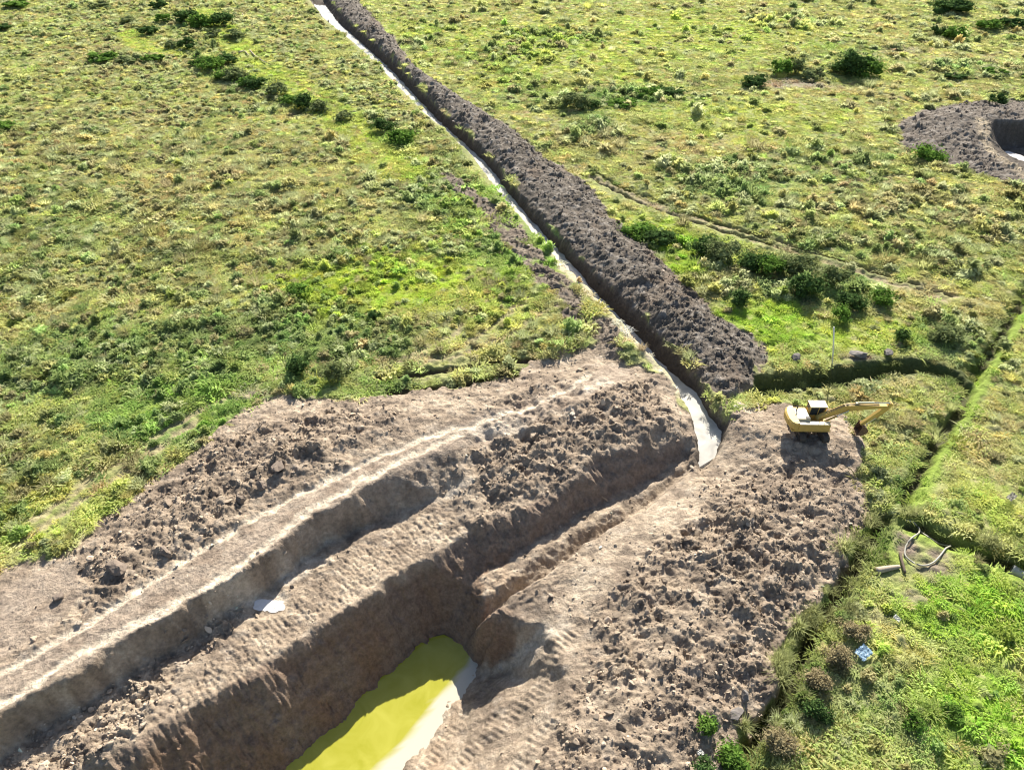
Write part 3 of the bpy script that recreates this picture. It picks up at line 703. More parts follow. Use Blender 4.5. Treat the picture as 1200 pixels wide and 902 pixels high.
def dome(seed, rad, h, leaf, n, up=.5):
    r = random.Random(seed); V, F = [], []
    rows, seg = 4, 9
    lob = [(r.uniform(0, 6.28), r.uniform(.1, .28)) for _ in range(3)]
    def rr(a): return rad * (.62 + sum(q * math.cos((k + 1) * a + p) for k, (p, q) in enumerate(lob)))
    for i in range(rows):
        t = i / rows * math.pi / 2
        for k in range(seg):
            a = 6.28318 * k / seg; q = rr(a) * math.cos(t) * r.uniform(.85, 1.1)
            V.append((math.cos(a) * q, math.sin(a) * q, h * .85 * math.sin(t) * r.uniform(.85, 1.1) - (.08 if i == 0 else 0)))
    V.append((0, 0, h * .85)); top = len(V) - 1
    for i in range(rows - 1):
        for k in range(seg): F.append((i * seg + k, i * seg + (k + 1) % seg, (i + 1) * seg + (k + 1) % seg, (i + 1) * seg + k))
    for k in range(seg): F.append(((rows - 1) * seg + k, (rows - 1) * seg + (k + 1) % seg, top))
    for _ in range(n):
        a = r.uniform(0, 6.283); t = math.asin(r.random() ** .8); q = rr(a)
        nrm = Vector((math.cos(a) * math.cos(t), math.sin(a) * math.cos(t), math.sin(t)))
        c = Vector((nrm.x * q, nrm.y * q, nrm.z * h * .9)) * r.uniform(.9, 1.35)
        d = (nrm * up + Vector((r.gauss(0, .6), r.gauss(0, .6), r.gauss(0, .6)))).normalized()
        e = d.cross(Vector((r.gauss(0, 1), r.gauss(0, 1), r.gauss(0, 1)))).normalized(); s = leaf * r.uniform(.6, 1.35); k = len(V)
        V += [tuple(c - d * s), tuple(c + e * s * .4), tuple(c + d * s), tuple(c - e * s * .4)]; F.append((k, k + 1, k + 2, k + 3))
    return V, F
def clodmesh(seed):
    r = random.Random(seed); bm = bmesh.new(); bmesh.ops.create_icosphere(bm, subdivisions=2, radius=.5)
    ax = (r.uniform(.8, 1.35), r.uniform(.55, 1.0), r.uniform(.32, .6))
    pl_ = [(Vector((r.gauss(0, 1), r.gauss(0, 1), r.gauss(0, 1))).normalized(), r.uniform(.18, .36)) for _ in range(11)]
    for v in bm.verts:
        for nrm, dd in pl_:
            k = v.co.dot(nrm)
            if k > dd: v.co -= nrm * (k - dd) * .9
        v.co = Vector((v.co.x * ax[0], v.co.y * ax[1], v.co.z * ax[2])) + Vector((r.gauss(0, .014), r.gauss(0, .014), r.gauss(0, .014)))
    V = [tuple(v.co) for v in bm.verts]; F = [tuple(v.index for v in f.verts) for f in bm.faces]; bm.free()
    return V, F

def instancer(name, protos, P, SC_, ROT, IDX, TINT, label, cat):
    coll = bpy.data.collections.new(name + '_shapes')
    for k, o in enumerate(protos):
        o.name = '%02d_%s_shape' % (k, name); coll.objects.link(o)
    me = bpy.data.meshes.new(name); me.vertices.add(len(P)); me.vertices.foreach_set('co', np.asarray(P, np.float32).ravel())
    for nm, ty, arr, key in (('size', 'FLOAT_VECTOR', SC_, 'vector'), ('turn', 'FLOAT_VECTOR', ROT, 'vector'), ('pick', 'INT', IDX, 'value'), ('tint', 'FLOAT_COLOR', np.c_[TINT, np.ones(len(TINT))], 'color')):
        at_ = me.attributes.new(nm, ty, 'POINT'); at_.data.foreach_set(key, np.asarray(arr, np.int32 if ty == 'INT' else np.float32).ravel())
    me.update()
    o = link(name, me)
    ng = bpy.data.node_groups.new(name + '_nodes', 'GeometryNodeTree')
    ng.interface.new_socket('Geometry', in_out='INPUT', socket_type='NodeSocketGeometry')
    ng.interface.new_socket('Geometry', in_out='OUTPUT', socket_type='NodeSocketGeometry')
    gi = ng.nodes.new('NodeGroupInput'); go = ng.nodes.new('NodeGroupOutput')
    ip = ng.nodes.new('GeometryNodeInstanceOnPoints'); ci = ng.nodes.new('GeometryNodeCollectionInfo')
    ci.inputs['Collection'].default_value = coll; ci.inputs['Separate Children'].default_value = True; ci.inputs['Reset Children'].default_value = True
    def na(nm, ty):
        n = ng.nodes.new('GeometryNodeInputNamedAttribute'); n.data_type = ty; n.inputs['Name'].default_value = nm
        return n.outputs['Attribute']
    ng.links.new(gi.outputs[0], ip.inputs['Points']); ng.links.new(ci.outputs[0], ip.inputs['Instance'])
    ip.inputs['Pick Instance'].default_value = True
    ng.links.new(na('pick', 'INT'), ip.inputs['Instance Index'])
    e2r = ng.nodes.new('FunctionNodeEulerToRotation'); ng.links.new(na('turn', 'FLOAT_VECTOR'), e2r.inputs[0]); ng.links.new(e2r.outputs[0], ip.inputs['Rotation'])
    ng.links.new(na('size', 'FLOAT_VECTOR'), ip.inputs['Scale'])
    ng.links.new(ip.outputs[0], go.inputs[0])
    md = o.modifiers.new('scatter', 'NODES'); md.node_group = ng
    return tag(o, label, cat, kind='stuff')

def scatter(y0, y1, spacing):
    """jittered points over the visible ground, sparser with distance"""
    out = []; y = y0
    while y < y1:
        sl = math.hypot(y, CAM_H); s = spacing * (sl / 55) ** .42
        hw = .74 * sl * 1.12 + 4; n = int(2 * hw / s)
        x = (np.arange(n) + rng.random(n)) * s - hw
        out.append(np.stack([x, y + rng.random(n) * s], 1)); y += s
    return np.concatenate(out)

CLEAR = [(1058,612,.6),(1070,616,.8),(1066,632,1.1),(1060,648,1.2),(1075,664,1.0),(1095,658,1.1),(1108,645,1.0),(1090,633,1.2),(1082,648,1.6),(1040,668,1.0),(1010,766,.9),(1049,726,.5),(1006,747,.4),(1183,584,.8),(1190,676,1.2),(976,428,.5),(285,64,1.5),(300,68,1.5),(314,76,1.5)]
CLEAR = [(at(u, v)[0], at(u, v)[1], r) for u, v, r in CLEAR]
def clear(x, y):
    k = np.ones(x.shape)
    for cx, cy, r in CLEAR: k *= np.hypot(x - cx, y - cy) > r
    return k
pts = scatter(12, 235, .50)
x, y = pts.T
z, c, soil, m = surface(x, y)
st, li, lu, vi, ba = field_tints(x, y)
keepn = fbm(x / 5.5, y / 5.5, 33, 3)
prob = np.clip(.55 + .75 * keepn + .25 * lu - .25 * np.maximum(m['pathR'], m['tracksL']), .12, 1) * (soil < .3) * (1 - .85 * (m['ditch'] > .45)) * clear(x, y)
tz = np.where(x < np.interp(y, TL[::-1, 1], TL[::-1, 0]), .82, .08)
for (u, v, ru, rv, w_) in ((850,205,70,25,.9),(870,237,90,14,.8),(960,262,90,28,.6),(1080,262,120,45,.85),(1000,200,120,25,.55),(1085,190,60,20,.7),(740,115,70,12,.5),(650,42,70,12,.8),(580,70,60,14,.8),(620,120,50,10,.4),(690,158,45,14,.7),(770,285,60,22,.6),(900,325,110,30,.45),(1090,390,80,28,.5),(1050,500,70,40,.6),(1030,560,40,30,.7),(1165,430,40,30,.4),(985,760,60,60,.9),(905,860,60,40,.9),(1010,850,80,60,.5),(1160,830,30,30,.4),(1140,85,70,14,.6),(930,25,70,12,.6),(1100,45,40,12,.5),(1180,600,60,40,.3)):
    c_ = at(u, v); d_ = np.hypot((x - c_[0]) / abs(at(u + ru, v)[0] - c_[0]), (y - c_[1]) / (abs(at(u, v - rv)[1] - at(u, v + rv)[1]) / 2)) + .4 * fbm(x / 6, y / 6, 231, 3)
    tz = np.where(x > np.interp(y, TL[::-1, 1], TL[::-1, 0]), np.maximum(tz, w_ * (1 - sstep(.6, 1.15, d_))), tz)
c_ = raster([(-60,600),(60,600),(160,530),(250,460),(330,425),(560,395),(640,340),(690,395),(640,440),(300,478),(160,590),(0,672),(-60,700)], 3)
tz *= (1 - .6 * sample(c_, x, y)) * (1 - .9 * sstep(.2, .7, m['strip'])) * (1 - .9 * np.maximum.reduce([m['pathR'], m['pathD'], m['tracksL'], m['ruts']]))
clump = rng.random(len(x)) < tz * np.clip(.52 + .8 * keepn + .7 * fbm(x / 15, y / 11, 337, 3), .06, 1)
prob = np.where(clump, 1, .72) * (soil < .3) * (1 - .6 * (m['ditchshade'] > .3)) * clear(x, y) * (1 - m['ruts'] * .95) * (1 - .8 * m['limebank']) * (1 - .85 * ba) * (1 - .85 * m['verge']) * (1 - .6 * m['channel']) * (1 - .93 * m['trod'])
k = rng.random(len(x)) < prob
x, y, z, c, li, vi, lu, st, m_ = x[k], y[k], z[k], c[k], li[k], vi[k], lu[k], st[k], {q: v[k] for q, v in m.items()}; clump = clump[k]
n = len(x)
protos = [proto('a', *dome(11, .40, .24, .15, 130, 1.5), M_TUFT), proto('a', *tussock(2, 120, .42, .28, .032, .85), M_TUFT), proto('a', *dome(13, .52, .20, .14, 140, 1.3), M_TUFT),
          proto('a', *dome(4, .42, .32, .10, 120), M_TUFT), proto('a', *dome(5, .52, .28, .09, 140), M_TUFT), proto('a', *dome(6, .34, .40, .11, 110), M_TUFT), proto('a', *tussock(7, 150, .72, .36, .024, .8), M_TUFT),
          proto('a', *tussock(8, 60, .20, .46, .06, 1.9), M_TUFT), proto('a', *tussock(9, 54, .15, .50, .08, 2.4), M_TUFT)]
weedy = rng.random(n) < np.clip(.22 + .55 * lu + .35 * fbm(x / 4, y / 4, 83, 3) - .25 * st, .03, .9)
weedy &= clump
pick = np.where(weedy, 3 + rng.integers(0, 3, n), np.where(clump, rng.integers(0, 3, n), 7 + rng.integers(0, 2, n)))
tall = (np.maximum((m_['ditch'] > .05) * (m_['ditchshade'] < .3) * .05, m_['reed'] * .7) > rng.random(n)) & (y < 62); pick = np.where(tall, 6, pick)
size = np.clip(rng.lognormal(0, .28, n), .55, 1.5) * (.85 + .5 * sstep(-.2, .6, fbm(x / 6, y / 6, 85, 3))) * np.clip((np.hypot(y, CAM_H) / 60) ** .25, 1, 1.4) * (1 + .25 * ((x < 10) & (y < 110))) * (1 + .55 * (clump & (x > np.interp(y, TL[::-1, 1], TL[::-1, 0]) + 3) & (y > 60)))
size *= np.where(weedy, 1.15, 1.0) * (1 - .25 * li)
tone = c * np.where(clump, 1.5, 1.85)[:, None] * rng.lognormal(.05, .20, (n, 1)) * rng.lognormal(0, .06, (n, 3))
darkw = np.array([.20, .27, .105]) * rng.lognormal(0, .3, (n, 1))
isd = weedy & (rng.random(n) < .34 + .30 * lu)
tone = np.where(isd[:, None], darkw * .8 + tone * .3, tone)
sage = (rng.random(n) < .38 - .25 * np.maximum(li, vi[:n] if len(vi) == n else li))[:, None] & (clump & ~isd)[:, None]; tone = np.where(sage, np.array([.50, .54, .31]) * rng.lognormal(0, .18, (n, 1)) * .75 + tone * .3, tone)
dry = ((rng.random(n) < .12 + .22 * st) & ~isd & clump)[:, None]; tone = np.where(dry, np.array([.45, .42, .22]) * rng.lognormal(0, .2, (n, 1)), tone)
tone = np.where(tall[:, None], np.array([.38, .40, .18]) * rng.lognormal(0, .2, (n, 1)), tone)
sz = np.stack([size, size, size * rng.uniform(.7, 1.2, n)], 1)
rot = np.stack([rng.normal(0, .12, n), rng.normal(0, .12, n), rng.uniform(0, 6.28, n)], 1)
z = np.where(clump | tall, z, z - .01)
instancer('grass', protos, np.stack([x, y, z], 1), sz, rot, pick, np.clip(tone, .01, .8), 'rough grass tussocks and low weeds covering the field', 'grass')
print('tufts', n)

# loose clods on the dug ground
pts = scatter(14, 215, .235)
x, y = pts.T
z, c, soil, m = surface(x, y)
dens = np.maximum.reduce([m['clodR'] * .9, m['clodL'] * .9, m['bank'] * .9, m['pit2'] * .5, m['foot'], m['leftclods'] * .8]) * (.35 + .9 * sstep(-.3, .4, fbm(x / 2.2, y / 2.2, 87, 3))) + .09
dens *= (soil > .5) * (1 - .92 * np.maximum.reduce([m['road'], m['ramp'], m['bench'] * .9, m['wall'], m['hole'], m['trench'], m['lightR'] * .6]))
k = rng.random(len(x)) < dens * np.where(y > 70, .45, .75)
x, y, z, c = x[k], y[k], z[k], c[k]; n = len(x)
size = np.clip(rng.lognormal(-1.85, .55, n), .06, .75) * np.clip((np.hypot(y, CAM_H) / 60) ** .4, 1, 1.5)
sz = size[:, None] * rng.uniform(.8, 1.25, (n, 3))
rot = rng.uniform(0, 6.28, (n, 3)) * np.array([.3, .3, 1]) - np.array([.9, .9, 0])
instancer('rubble', [proto('c', *clodmesh(s), M_CLOD) for s in range(6)], np.stack([x, y, z + size * .12], 1), sz, rot, rng.integers(0, 6, n), np.clip(c * rng.lognormal(.05, .22, (n, 1)), .02, .6), 'loose clods scattered over the dug ground', 'rubble')
print('clods', n)

# ------------------------------------------------------------------ shrubs
def foliage_mesh(name, seed, w, d, h, leaf, n):
    r = random.Random(seed); V, F = [], []
    lobes = []
    for _ in range(max(4, int(5 + w * 2.2))):
        a = r.uniform(0, 6.283); q = math.sqrt(r.random()) * .68
        lobes.append((Vector((math.cos(a) * q * w / 2, math.sin(a) * q * d / 2, h * r.uniform(.22, .72) * (1 - .3 * q))), r.uniform(.16, .40)))
    for c, rr in lobes:                      # dense inner leaf mass of each limb
        b0 = len(V)
        for i in range(5):
            t = -math.pi / 2 + math.pi * (i + .5) / 5
            for k in range(8):
                a = 6.28318 * k / 8; q = .42 * r.uniform(.6, 1.3)
                V.append((c.x + rr * w * q * math.cos(t) * math.cos(a), c.y + rr * d * q * math.cos(t) * math.sin(a), max(.02, c.z + rr * h * q * math.sin(t))))
        for i in range(4):
            for k in range(8): F.append((b0 + i * 8 + k, b0 + i * 8 + (k + 1) % 8, b0 + (i + 1) * 8 + (k + 1) % 8, b0 + (i + 1) * 8 + k))
        F.append(tuple(b0 + 32 + k for k in range(8)))
    while len(F) < n:
        c, rr = r.choice(lobes)
        v = Vector((r.gauss(0, 1), r.gauss(0, 1), r.gauss(0, 1))).normalized() * (r.random() ** .5) * r.choice((1, 1, 1, 1.25))
        p = c + Vector((v.x * rr * w, v.y * rr * d, v.z * rr * h * .95))
        if p.z < .02 or p.z > h * 1.15: continue
        s = leaf * r.uniform(.55, 1.35)
        dd = Vector((r.gauss(0, 1), r.gauss(0, 1), r.gauss(0, .7))).normalized()
        e = dd.cross(Vector((r.gauss(0, .5), r.gauss(0, .5), 1))).normalized(); k = len(V)
        V += [tuple(p - dd * s), tuple(p + e * s * .5), tuple(p + dd * s), tuple(p - e * s * .5)]; F.append((k, k + 1, k + 2, k + 3))
    me = bpy.data.meshes.new(name); me.from_pydata(V, [], F)
    return me
def tubes(name, paths, sides=6):
    bm = bmesh.new()
    for path in paths:
        rings = []
        for i, (p, r) in enumerate(path):
            p = Vector(p); q = Vector(path[min(i + 1, len(path) - 1)][0]) - Vector(path[max(i - 1, 0)][0])
            q.normalize(); e = q.orthogonal().normalized(); f = q.cross(e)
            rings.append([bm.verts.new(p + (e * math.cos(6.28318 * k / sides) + f * math.sin(6.28318 * k / sides)) * r) for k in range(sides)])
        for i in range(len(rings) - 1):
            for k in range(sides):
                bm.faces.new((rings[i][k], rings[i][(k + 1) % sides], rings[i + 1][(k + 1) % sides], rings[i + 1][k]))
        for rg in (rings[0][::-1], rings[-1]): bm.faces.new(rg)
    bmesh.ops.recalc_face_normals(bm, faces=bm.faces[:])
    me = bpy.data.meshes.new(name); bm.to_mesh(me); bm.free()
    for p in me.polygons: p.use_smooth = True
    return me
M_DARK = foliage_material('dark_foliage', base=(.085, .145, .045), trans=.4, var=.5)
M_GREEN = foliage_material('green_foliage', base=(.15, .26, .05), trans=.45, var=.5)
M_OLIVE = foliage_material('olive_foliage', base=(.22, .26, .11), trans=.45, var=.4)
M_DRY = foliage_material('dry_foliage', base=(.30, .25, .14), trans=.3, var=.25)
M_WOOD = simple('grey_brown_bark', (.16, .12, .085), .9, var=.3, scale=12, bump=.3)
MATS = {'dark': M_DARK, 'green': M_GREEN, 'olive': M_OLIVE, 'dry': M_DRY}
def shrub(u, v, w, h, kind, label, name='shrub', group=None):
    p = ground(u, v)
    seed = int(u * 7 + v * 13)
    r = random.Random(seed)
    sl = math.hypot(p.y, CAM_H)
    leaf = max(.09, .0017 * sl) * (.75 if kind == 'dry' else 1)
    w *= 1.32; h *= 1.5
    root = empty(name, p)
    tag(root, label, 'bush' if name == 'shrub' else 'weed', group)
    n = int(np.clip(w * h / (leaf * leaf) * 4.2, 260, 2600))
    me = foliage_mesh('foliage', seed, w, w * r.uniform(.7, 1.0), h, leaf, n)
    link('foliage', me, MATS[kind], root)
    paths = []
    for _ in range(4):
        a = r.uniform(0, 6.28); q = r.uniform(.1, .3) * w
        paths.append([((0, 0, -.1), .05), ((math.cos(a) * q * .4, math.sin(a) * q * .4, h * .3), .035), ((math.cos(a) * q, math.sin(a) * q, h * .62), .015)])
    link('stem', tubes('stem', paths, 5), M_WOOD, root)
    return root
SHRUBS = [
 # far left chain beside the bright strip of grass
 (186,10,4.5,1.8,'dark','dark bush cut by the top edge above the bright grass strip'),
 (150,28,4.5,1.3,'olive','low olive bush left of the bright grass strip near the top edge'),
 (174,40,4.2,1.7,'dark','round dark bush at the left border of the bright grass strip'),
 (203,57,3.2,1.4,'olive','smaller paler bush of the pair inside the bright grass strip'),
 (220,58,3.4,1.9,'dark','darker bush of the pair inside the bright grass strip'),
 (219,27,5.0,2.4,'dark','dark bush at the left end of the tall thicket near the top'),
 (238,33,5.5,2.5,'green','broad green bush in the middle of the tall thicket near the top'),
 (262,30,5.0,2.3,'dark','dark bush at the right end of the tall thicket near the top'),
 (277,46,5.0,1.7,'olive','low olive bush just below the right end of the tall thicket'),
 (232,78,3.5,1.4,'dark','first small dark bush in the row below the thicket'),
 (247,82,5.2,2.0,'green','wide green bush second in the row below the thicket'),
 (262,76,5.0,1.6,'dark','dark bush set behind the row below the thicket'),
 (277,95,5.0,2.0,'olive','olive grey bush with feathery top under the pale dead branches'),
 (302,105,4.0,1.7,'dark','dark bush midway down the row along the bright strip'),
 (325,112,3.4,2.0,'olive','tall grey green bush midway down the row along the bright strip'),
 (356,128,3.2,2.3,'dark','tall dark bush near the lower end of the row along the bright strip'),
 (374,131,3.6,1.8,'olive','last olive bush at the lower end of the row along the bright strip'),
 (118,10,5.5,1.4,'olive','flat olive bush near the top edge left of the thicket'),
 (22,8,6.0,1.3,'green','flat green bush close to the top left corner'),
 (4,36,4.0,1.3,'dark','dark bush cut by the left edge near the top'),
 (8,152,3.0,1.1,'green','small bright green bush cut by the left edge'),
 (452,153,3.3,1.6,'dark','dark green bush left of the trench, the rounder of the pair'),
 (472,167,4.4,1.5,'green','bright green bush left of the trench, the longer of the pair'),
 (192,26,4.2,1.6,'green','green bush filling the gap left of the tall thicket'),
 (250,44,4.2,1.5,'olive','olive bush under the middle of the tall thicket'),
 (266,93,4.2,1.6,'green','green bush in front of the wide green one below the thicket'),
 (290,101,3.4,1.5,'green','small green bush squeezed between the feathery olive bush and the next dark one'),
 (341,122,3.2,1.4,'green','low green bush in front of the tall dark bush near the lower row end'),
 (404,141,3.0,1.3,'olive','small olive bush alone past the lower end of the row'),
 (120,72,5.5,1.3,'green','low green bush in the left field, left one of a loose row'),
 (150,74,5.0,1.2,'olive','low olive bush in the left field, middle of a loose row'),
 (180,72,5.0,1.2,'green','low green bush in the left field, right end of a loose row'),
 # right of the trench, far field
 (672,127,4.6,2.2,'olive','feathery olive bush at the left end of the green creeping patch'),
 (692,126,3.4,1.4,'dark','small dark bush touching the feathery olive bush'),
 (728,124,5.0,1.0,'green','flat green bush in the middle of the creeping patch'),
 (757,113,4.5,1.3,'green','green bush at the upper bend of the creeping patch'),
 (786,110,5.0,1.0,'dark','dark low bush at the right end of the creeping patch'),
 (883,101,4.6,1.9,'dark','lowest dark bush of the cluster left of the big twin bush'),
 (914,88,4.0,2.4,'green','tall green bush of the cluster left of the big twin bush'),
 (932,86,2.6,2.5,'olive','thin brownish bush standing right against the tall green bush'),
 (953,93,4.4,1.5,'olive','low grey olive bush between the cluster and the big twin bush'),
 (982,85,4.2,1.6,'olive','small olive bush on the left flank of the big twin bush'),
 (998,86,6.6,3.4,'dark','tallest dark bush of the big twin in the far field'),
 (1015,89,4.8,2.4,'green','green lower half of the big twin bush in the far field'),
 (1113,16,8.5,2.6,'dark','large dark bush at the top edge of the far right field'),
 (1098,43,3.2,2.0,'dark','small dark bush below the large one at the top right'),
 (1116,46,4.6,2.3,'green','round green bush beside pale stones at the top right'),
 (1158,34,5.0,1.8,'green','green bush in the low row reaching the right edge near the top'),
 (1185,32,6.0,1.6,'dark','dark bush in the low row, nearest the right edge at the top'),
 (1165,88,5.0,1.0,'green','flat green bush in the open above the grey heap'),
 (1118,92,4.5,.8,'dark','low dark scrub left of the flat green bush above the grey heap'),
 (1166,123,2.8,1.5,'dark','small dark bush on the back rim of the grey heap'),
 (1086,188,4.0,1.9,'green','rounded green bush at the front foot of the grey heap'),
 # mid right thicket
 (752,278,4.2,1.4,'green','bright green bush hugging the right side of the clod bank'),
 (772,284,3.6,1.2,'dark','dark green bush just right of the one hugging the clod bank'),
 (826,297,3.0,1.6,'dark','dark bush at the upper left end of the mid thicket'),
 (843,303,3.8,2.2,'olive','large feathery bush near the upper left end of the mid thicket'),
 (884,316,3.3,1.9,'dark','dark bush in the middle of the mid thicket'),
 (903,322,3.0,2.0,'green','green bush in the middle of the mid thicket'),
 (931,318,3.8,1.9,'olive','grey olive bush on the upper side of the mid thicket'),
 (940,344,3.8,2.2,'dark','largest dark bush low in the mid thicket'),
 (976,334,2.6,2.0,'olive','brown topped bush at the right end of the mid thicket'),
 (864,358,2.0,1.5,'dark','lone round dark bush between clod bank and mid thicket'),
 (997,360,2.6,1.4,'dark','dark bush below the right end of the mid thicket'),
 (1032,356,2.4,1.2,'green','low green bush right of the mid thicket'),
 (984,376,1.6,1.3,'green','narrow green bush on the bright grass above the white pole'),
 (1056,398,1.4,1.2,'dark','small upright dark bush on the grass above the ditch bend'),
 (1105,398,3.0,1.3,'olive','sprawling olive bush close to the ditch junction'),
 # left field
 (351,436,2.2,1.4,'dark','dark bush near the brown edge, the larger of two'),
 (392,444,1.8,1.5,'olive','olive bush near the brown edge, right of the larger dark one'),
 (440,375,1.3,.9,'dark','small dark bush in the yellow green weeds'),
 (350,345,2.2,1.0,'green','bright yellow green bush at the left end of the lime patch'),
 # near right corner
 (826,856,1.1,.9,'green','round grey green bush on the clods at the bottom'),
 (855,893,1.6,1.0,'green','leafy green bush at the bottom end of the near ditch'),
 (822,903,1.2,.8,'dark','dark bush cut by the bottom edge beside the clods'),
 (958,836,1.4,1.0,'dark','dark leafy bush right of the near ditch'),
 (1068,848,1.1,.7,'green','green bush in the bottom right meadow'),
 (1112,838,1.3,.6,'green','bright leafy bush in the bottom right meadow, by bare soil'),
 (913,873,1.5,1.1,'dry','straw coloured clump near the bottom with a yellow top'),
 (985,775,1.6,1.0,'dry','straw coloured clump just left of the blue sheet'),
 (1003,742,1.4,.8,'dry','pale dry clump above the blue sheet'),
 (960,800,1.6,.9,'dry','pale dry clump on the right bank of the near ditch'),
]
for s in SHRUBS: shrub(*s)

# ------------------------------------------------------------------ excavator
def bevel_box(bm, c, s, b=.03, rz=0.):
    t = bmesh.ops.create_cube(bm, size=1.0)
    vs_ = t['verts']
    bmesh.ops.scale(bm, verts=vs_, vec=s)
    if rz: bmesh.ops.rotate(bm, verts=vs_, cent=(0, 0, 0), matrix=Matrix.Rotation(rz, 3, 'Z'))
    bmesh.ops.translate(bm, verts=vs_, vec=c)
    es = list({e for v in vs_ for e in v.link_edges})
    if b: bmesh.ops.bevel(bm, geom=es, offset=min(b, min(s) * .3), segments=2, profile=.6, affect='EDGES')
def prism(bm, prof, y0, y1, b=.0):
    """profile in x,z extruded in y"""
    n = len(prof)
    a = [bm.verts.new((p[0], y0, p[1])) for p in prof]; c = [bm.verts.new((p[0], y1, p[1])) for p in prof]
    fs_ = [bm.faces.new(a), bm.faces.new(c[::-1])]
    for k in range(n): fs_.append(bm.faces.new((a[k], c[k], c[(k + 1) % n], a[(k + 1) % n])))
    if b:
        es = list({e for f in fs_ for e in f.edges})
        bmesh.ops.bevel(bm, geom=es, offset=b, segments=2, profile=.6, affect='EDGES')
def cyl(bm, p, q, r, r2=None, seg=16):
    p, q = Vector(p), Vector(q); d = q - p
    t = bmesh.ops.create_cone(bm, cap_ends=True, segments=seg, radius1=r, radius2=r2 if r2 is not None else r, depth=d.length)
    bmesh.ops.transform(bm, verts=t['verts'], matrix=Matrix.Translation((p + q) / 2) @ d.to_track_quat('Z', 'Y').to_matrix().to_4x4())
def part(name, fn, mat, parent, label=None):
    bm = bmesh.new(); fn(bm); bmesh.ops.recalc_face_normals(bm, faces=bm.faces[:])
    me = bpy.data.meshes.new(name); bm.to_mesh(me); bm.free()
    o = link(name, me, mat, parent)
    if label: o['label'] = label
    return o
M_YEL = simple('worn_yellow_paint', (.60, .41, .11), .5, var=.12, scale=3)
M_CREAM = simple('sun_bleached_paint', (.66, .58, .40), .45, var=.06, scale=3)
M_BLACK = simple('black_rubber_and_steel', (.03, .03, .03), .6, var=.3, scale=9)
M_TRACK = simple('muddy_steel', (.12, .10, .08), .8, .2, var=.3, scale=8, bump=.3)
M_STEEL = simple('polished_rod', (.6, .6, .6), .2, 1., var=.05)
M_RUST = simple('rusty_bucket_steel', (.22, .14, .09), .8, .3, var=.3, scale=6)
M_GLASS, nt, b = new_mat('dark_cab_glass'); b.inputs['Base Color'].default_value = (.03, .04, .045, 1); b.inputs['Roughness'].default_value = .08
g0 = at(946, 504, .6)
exz = .62
ex = empty('excavator', (g0[0], g0[1], exz), R(-1)); ex.scale = (.81, .81, .81)
tag(ex, 'yellow tracked excavator with boom stretched to the right on the dirt mound', 'excavator')
SMO = lambda o: o
for sx in (-1, 1):                        # undercarriage stands square to the house
    xc = sx * 1.19
    def tr(bm, xc=xc):
        prof = []
        for k in range(9):
            a = math.pi / 2 + math.pi * k / 8; prof.append((-1.66 + .42 * math.cos(a), .44 + .42 * math.sin(a)))
        for k in range(9):
            a = -math.pi / 2 + math.pi * k / 8; prof.append((1.66 + .42 * math.cos(a), .44 + .42 * math.sin(a)))
        prism(bm, prof, -.3, .3)
        for k in range(26):                # grouser bars on top and bottom runs
            yy = -1.62 + 3.24 * (k / 25)
            bevel_box(bm, (yy, 0, .875), (.035, .6, .04), 0); 
        for k in range(9):
            a = math.pi / 2 + math.pi * (k + .5) / 9
            for s in (-1, 1):
                bevel_box(bm, (s * (1.66 - .44 * math.cos(a)), 0, .44 + .44 * math.sin(a)), (.04, .6, .04), 0)
        bmesh.ops.rotate(bm, verts=bm.verts, cent=(0, 0, 0), matrix=Matrix.Rotation(R(90), 3, 'Z'))
        bmesh.ops.translate(bm, verts=bm.verts, vec=(xc, 0, 0))
    t = part('crawler_track', tr, M_TRACK, ex)
    def rol(bm, xc=xc, sx=sx):
        xf = xc + sx * .31
        for yy in (-1.66, 1.66): cyl(bm, (xf - .02 * sx, yy, .44), (xf + .05 * sx, yy, .44), .33)
        for yy in (-1.0, -.5, 0, .5, 1.0): cyl(bm, (xf - .02 * sx, yy, .2), (xf + .03 * sx, yy, .2), .14)
        bevel_box(bm, (xf + .005 * sx, 0, .46), (.04, 2.4, .3), .01)
    part('track_roller', rol, M_BLACK, t)
def und(bm):
    bevel_box(bm, (0, 0, .62), (1.75, 1.5, .36), .05)
    cyl(bm, (0, 0, .78), (0, 0, 1.06), .62, seg=28)
part('undercarriage', und, M_TRACK, ex)
def deck(bm):                              # revolving frame
    bevel_box(bm, (-.35, 0, 1.14), (4.0, 2.72, .18), .04)
part('revolving_frame', deck, M_YEL, ex)
def cw(bm):
    prof = [(-1.75, 1.2), (-2.45, 1.2), (-2.72, 1.45), (-2.75, 2.05), (-2.6, 2.2), (-1.75, 2.25)]
    pts_ = []
    n = len(prof); rings = []
    for yy, pull in ((-1.36, .50), (-1.1, .22), (-.6, .04), (0, 0), (.6, .04), (1.1, .22), (1.36, .50)):
        rings.append([bm.verts.new((p[0] + (pull if p[0] < -1.9 else 0), yy, p[1])) for p in prof])
    for i in range(len(rings) - 1):
        for k in range(n): bm.faces.new((rings[i][k], rings[i + 1][k], rings[i + 1][(k + 1) % n], rings[i][(k + 1) % n]))
    bm.faces.new(rings[0]); bm.faces.new(rings[-1][::-1])
part('counterweight', cw, M_YEL, ex)
def body(bm):                              # side cabinets along the near and far side
    bevel_box(bm, (-.12, -1.08, 1.62), (3.2, .56, .80), .06)
    bevel_box(bm, (-1.05, 1.08, 1.62), (1.36, .56, .80), .06)
bo = part('body', body, M_YEL, ex)
def bt(bm):
    bevel_box(bm, (-.12, -1.08, 2.045), (3.1, .54, .05), .015)
part('catwalk', bt, M_CREAM, bo)
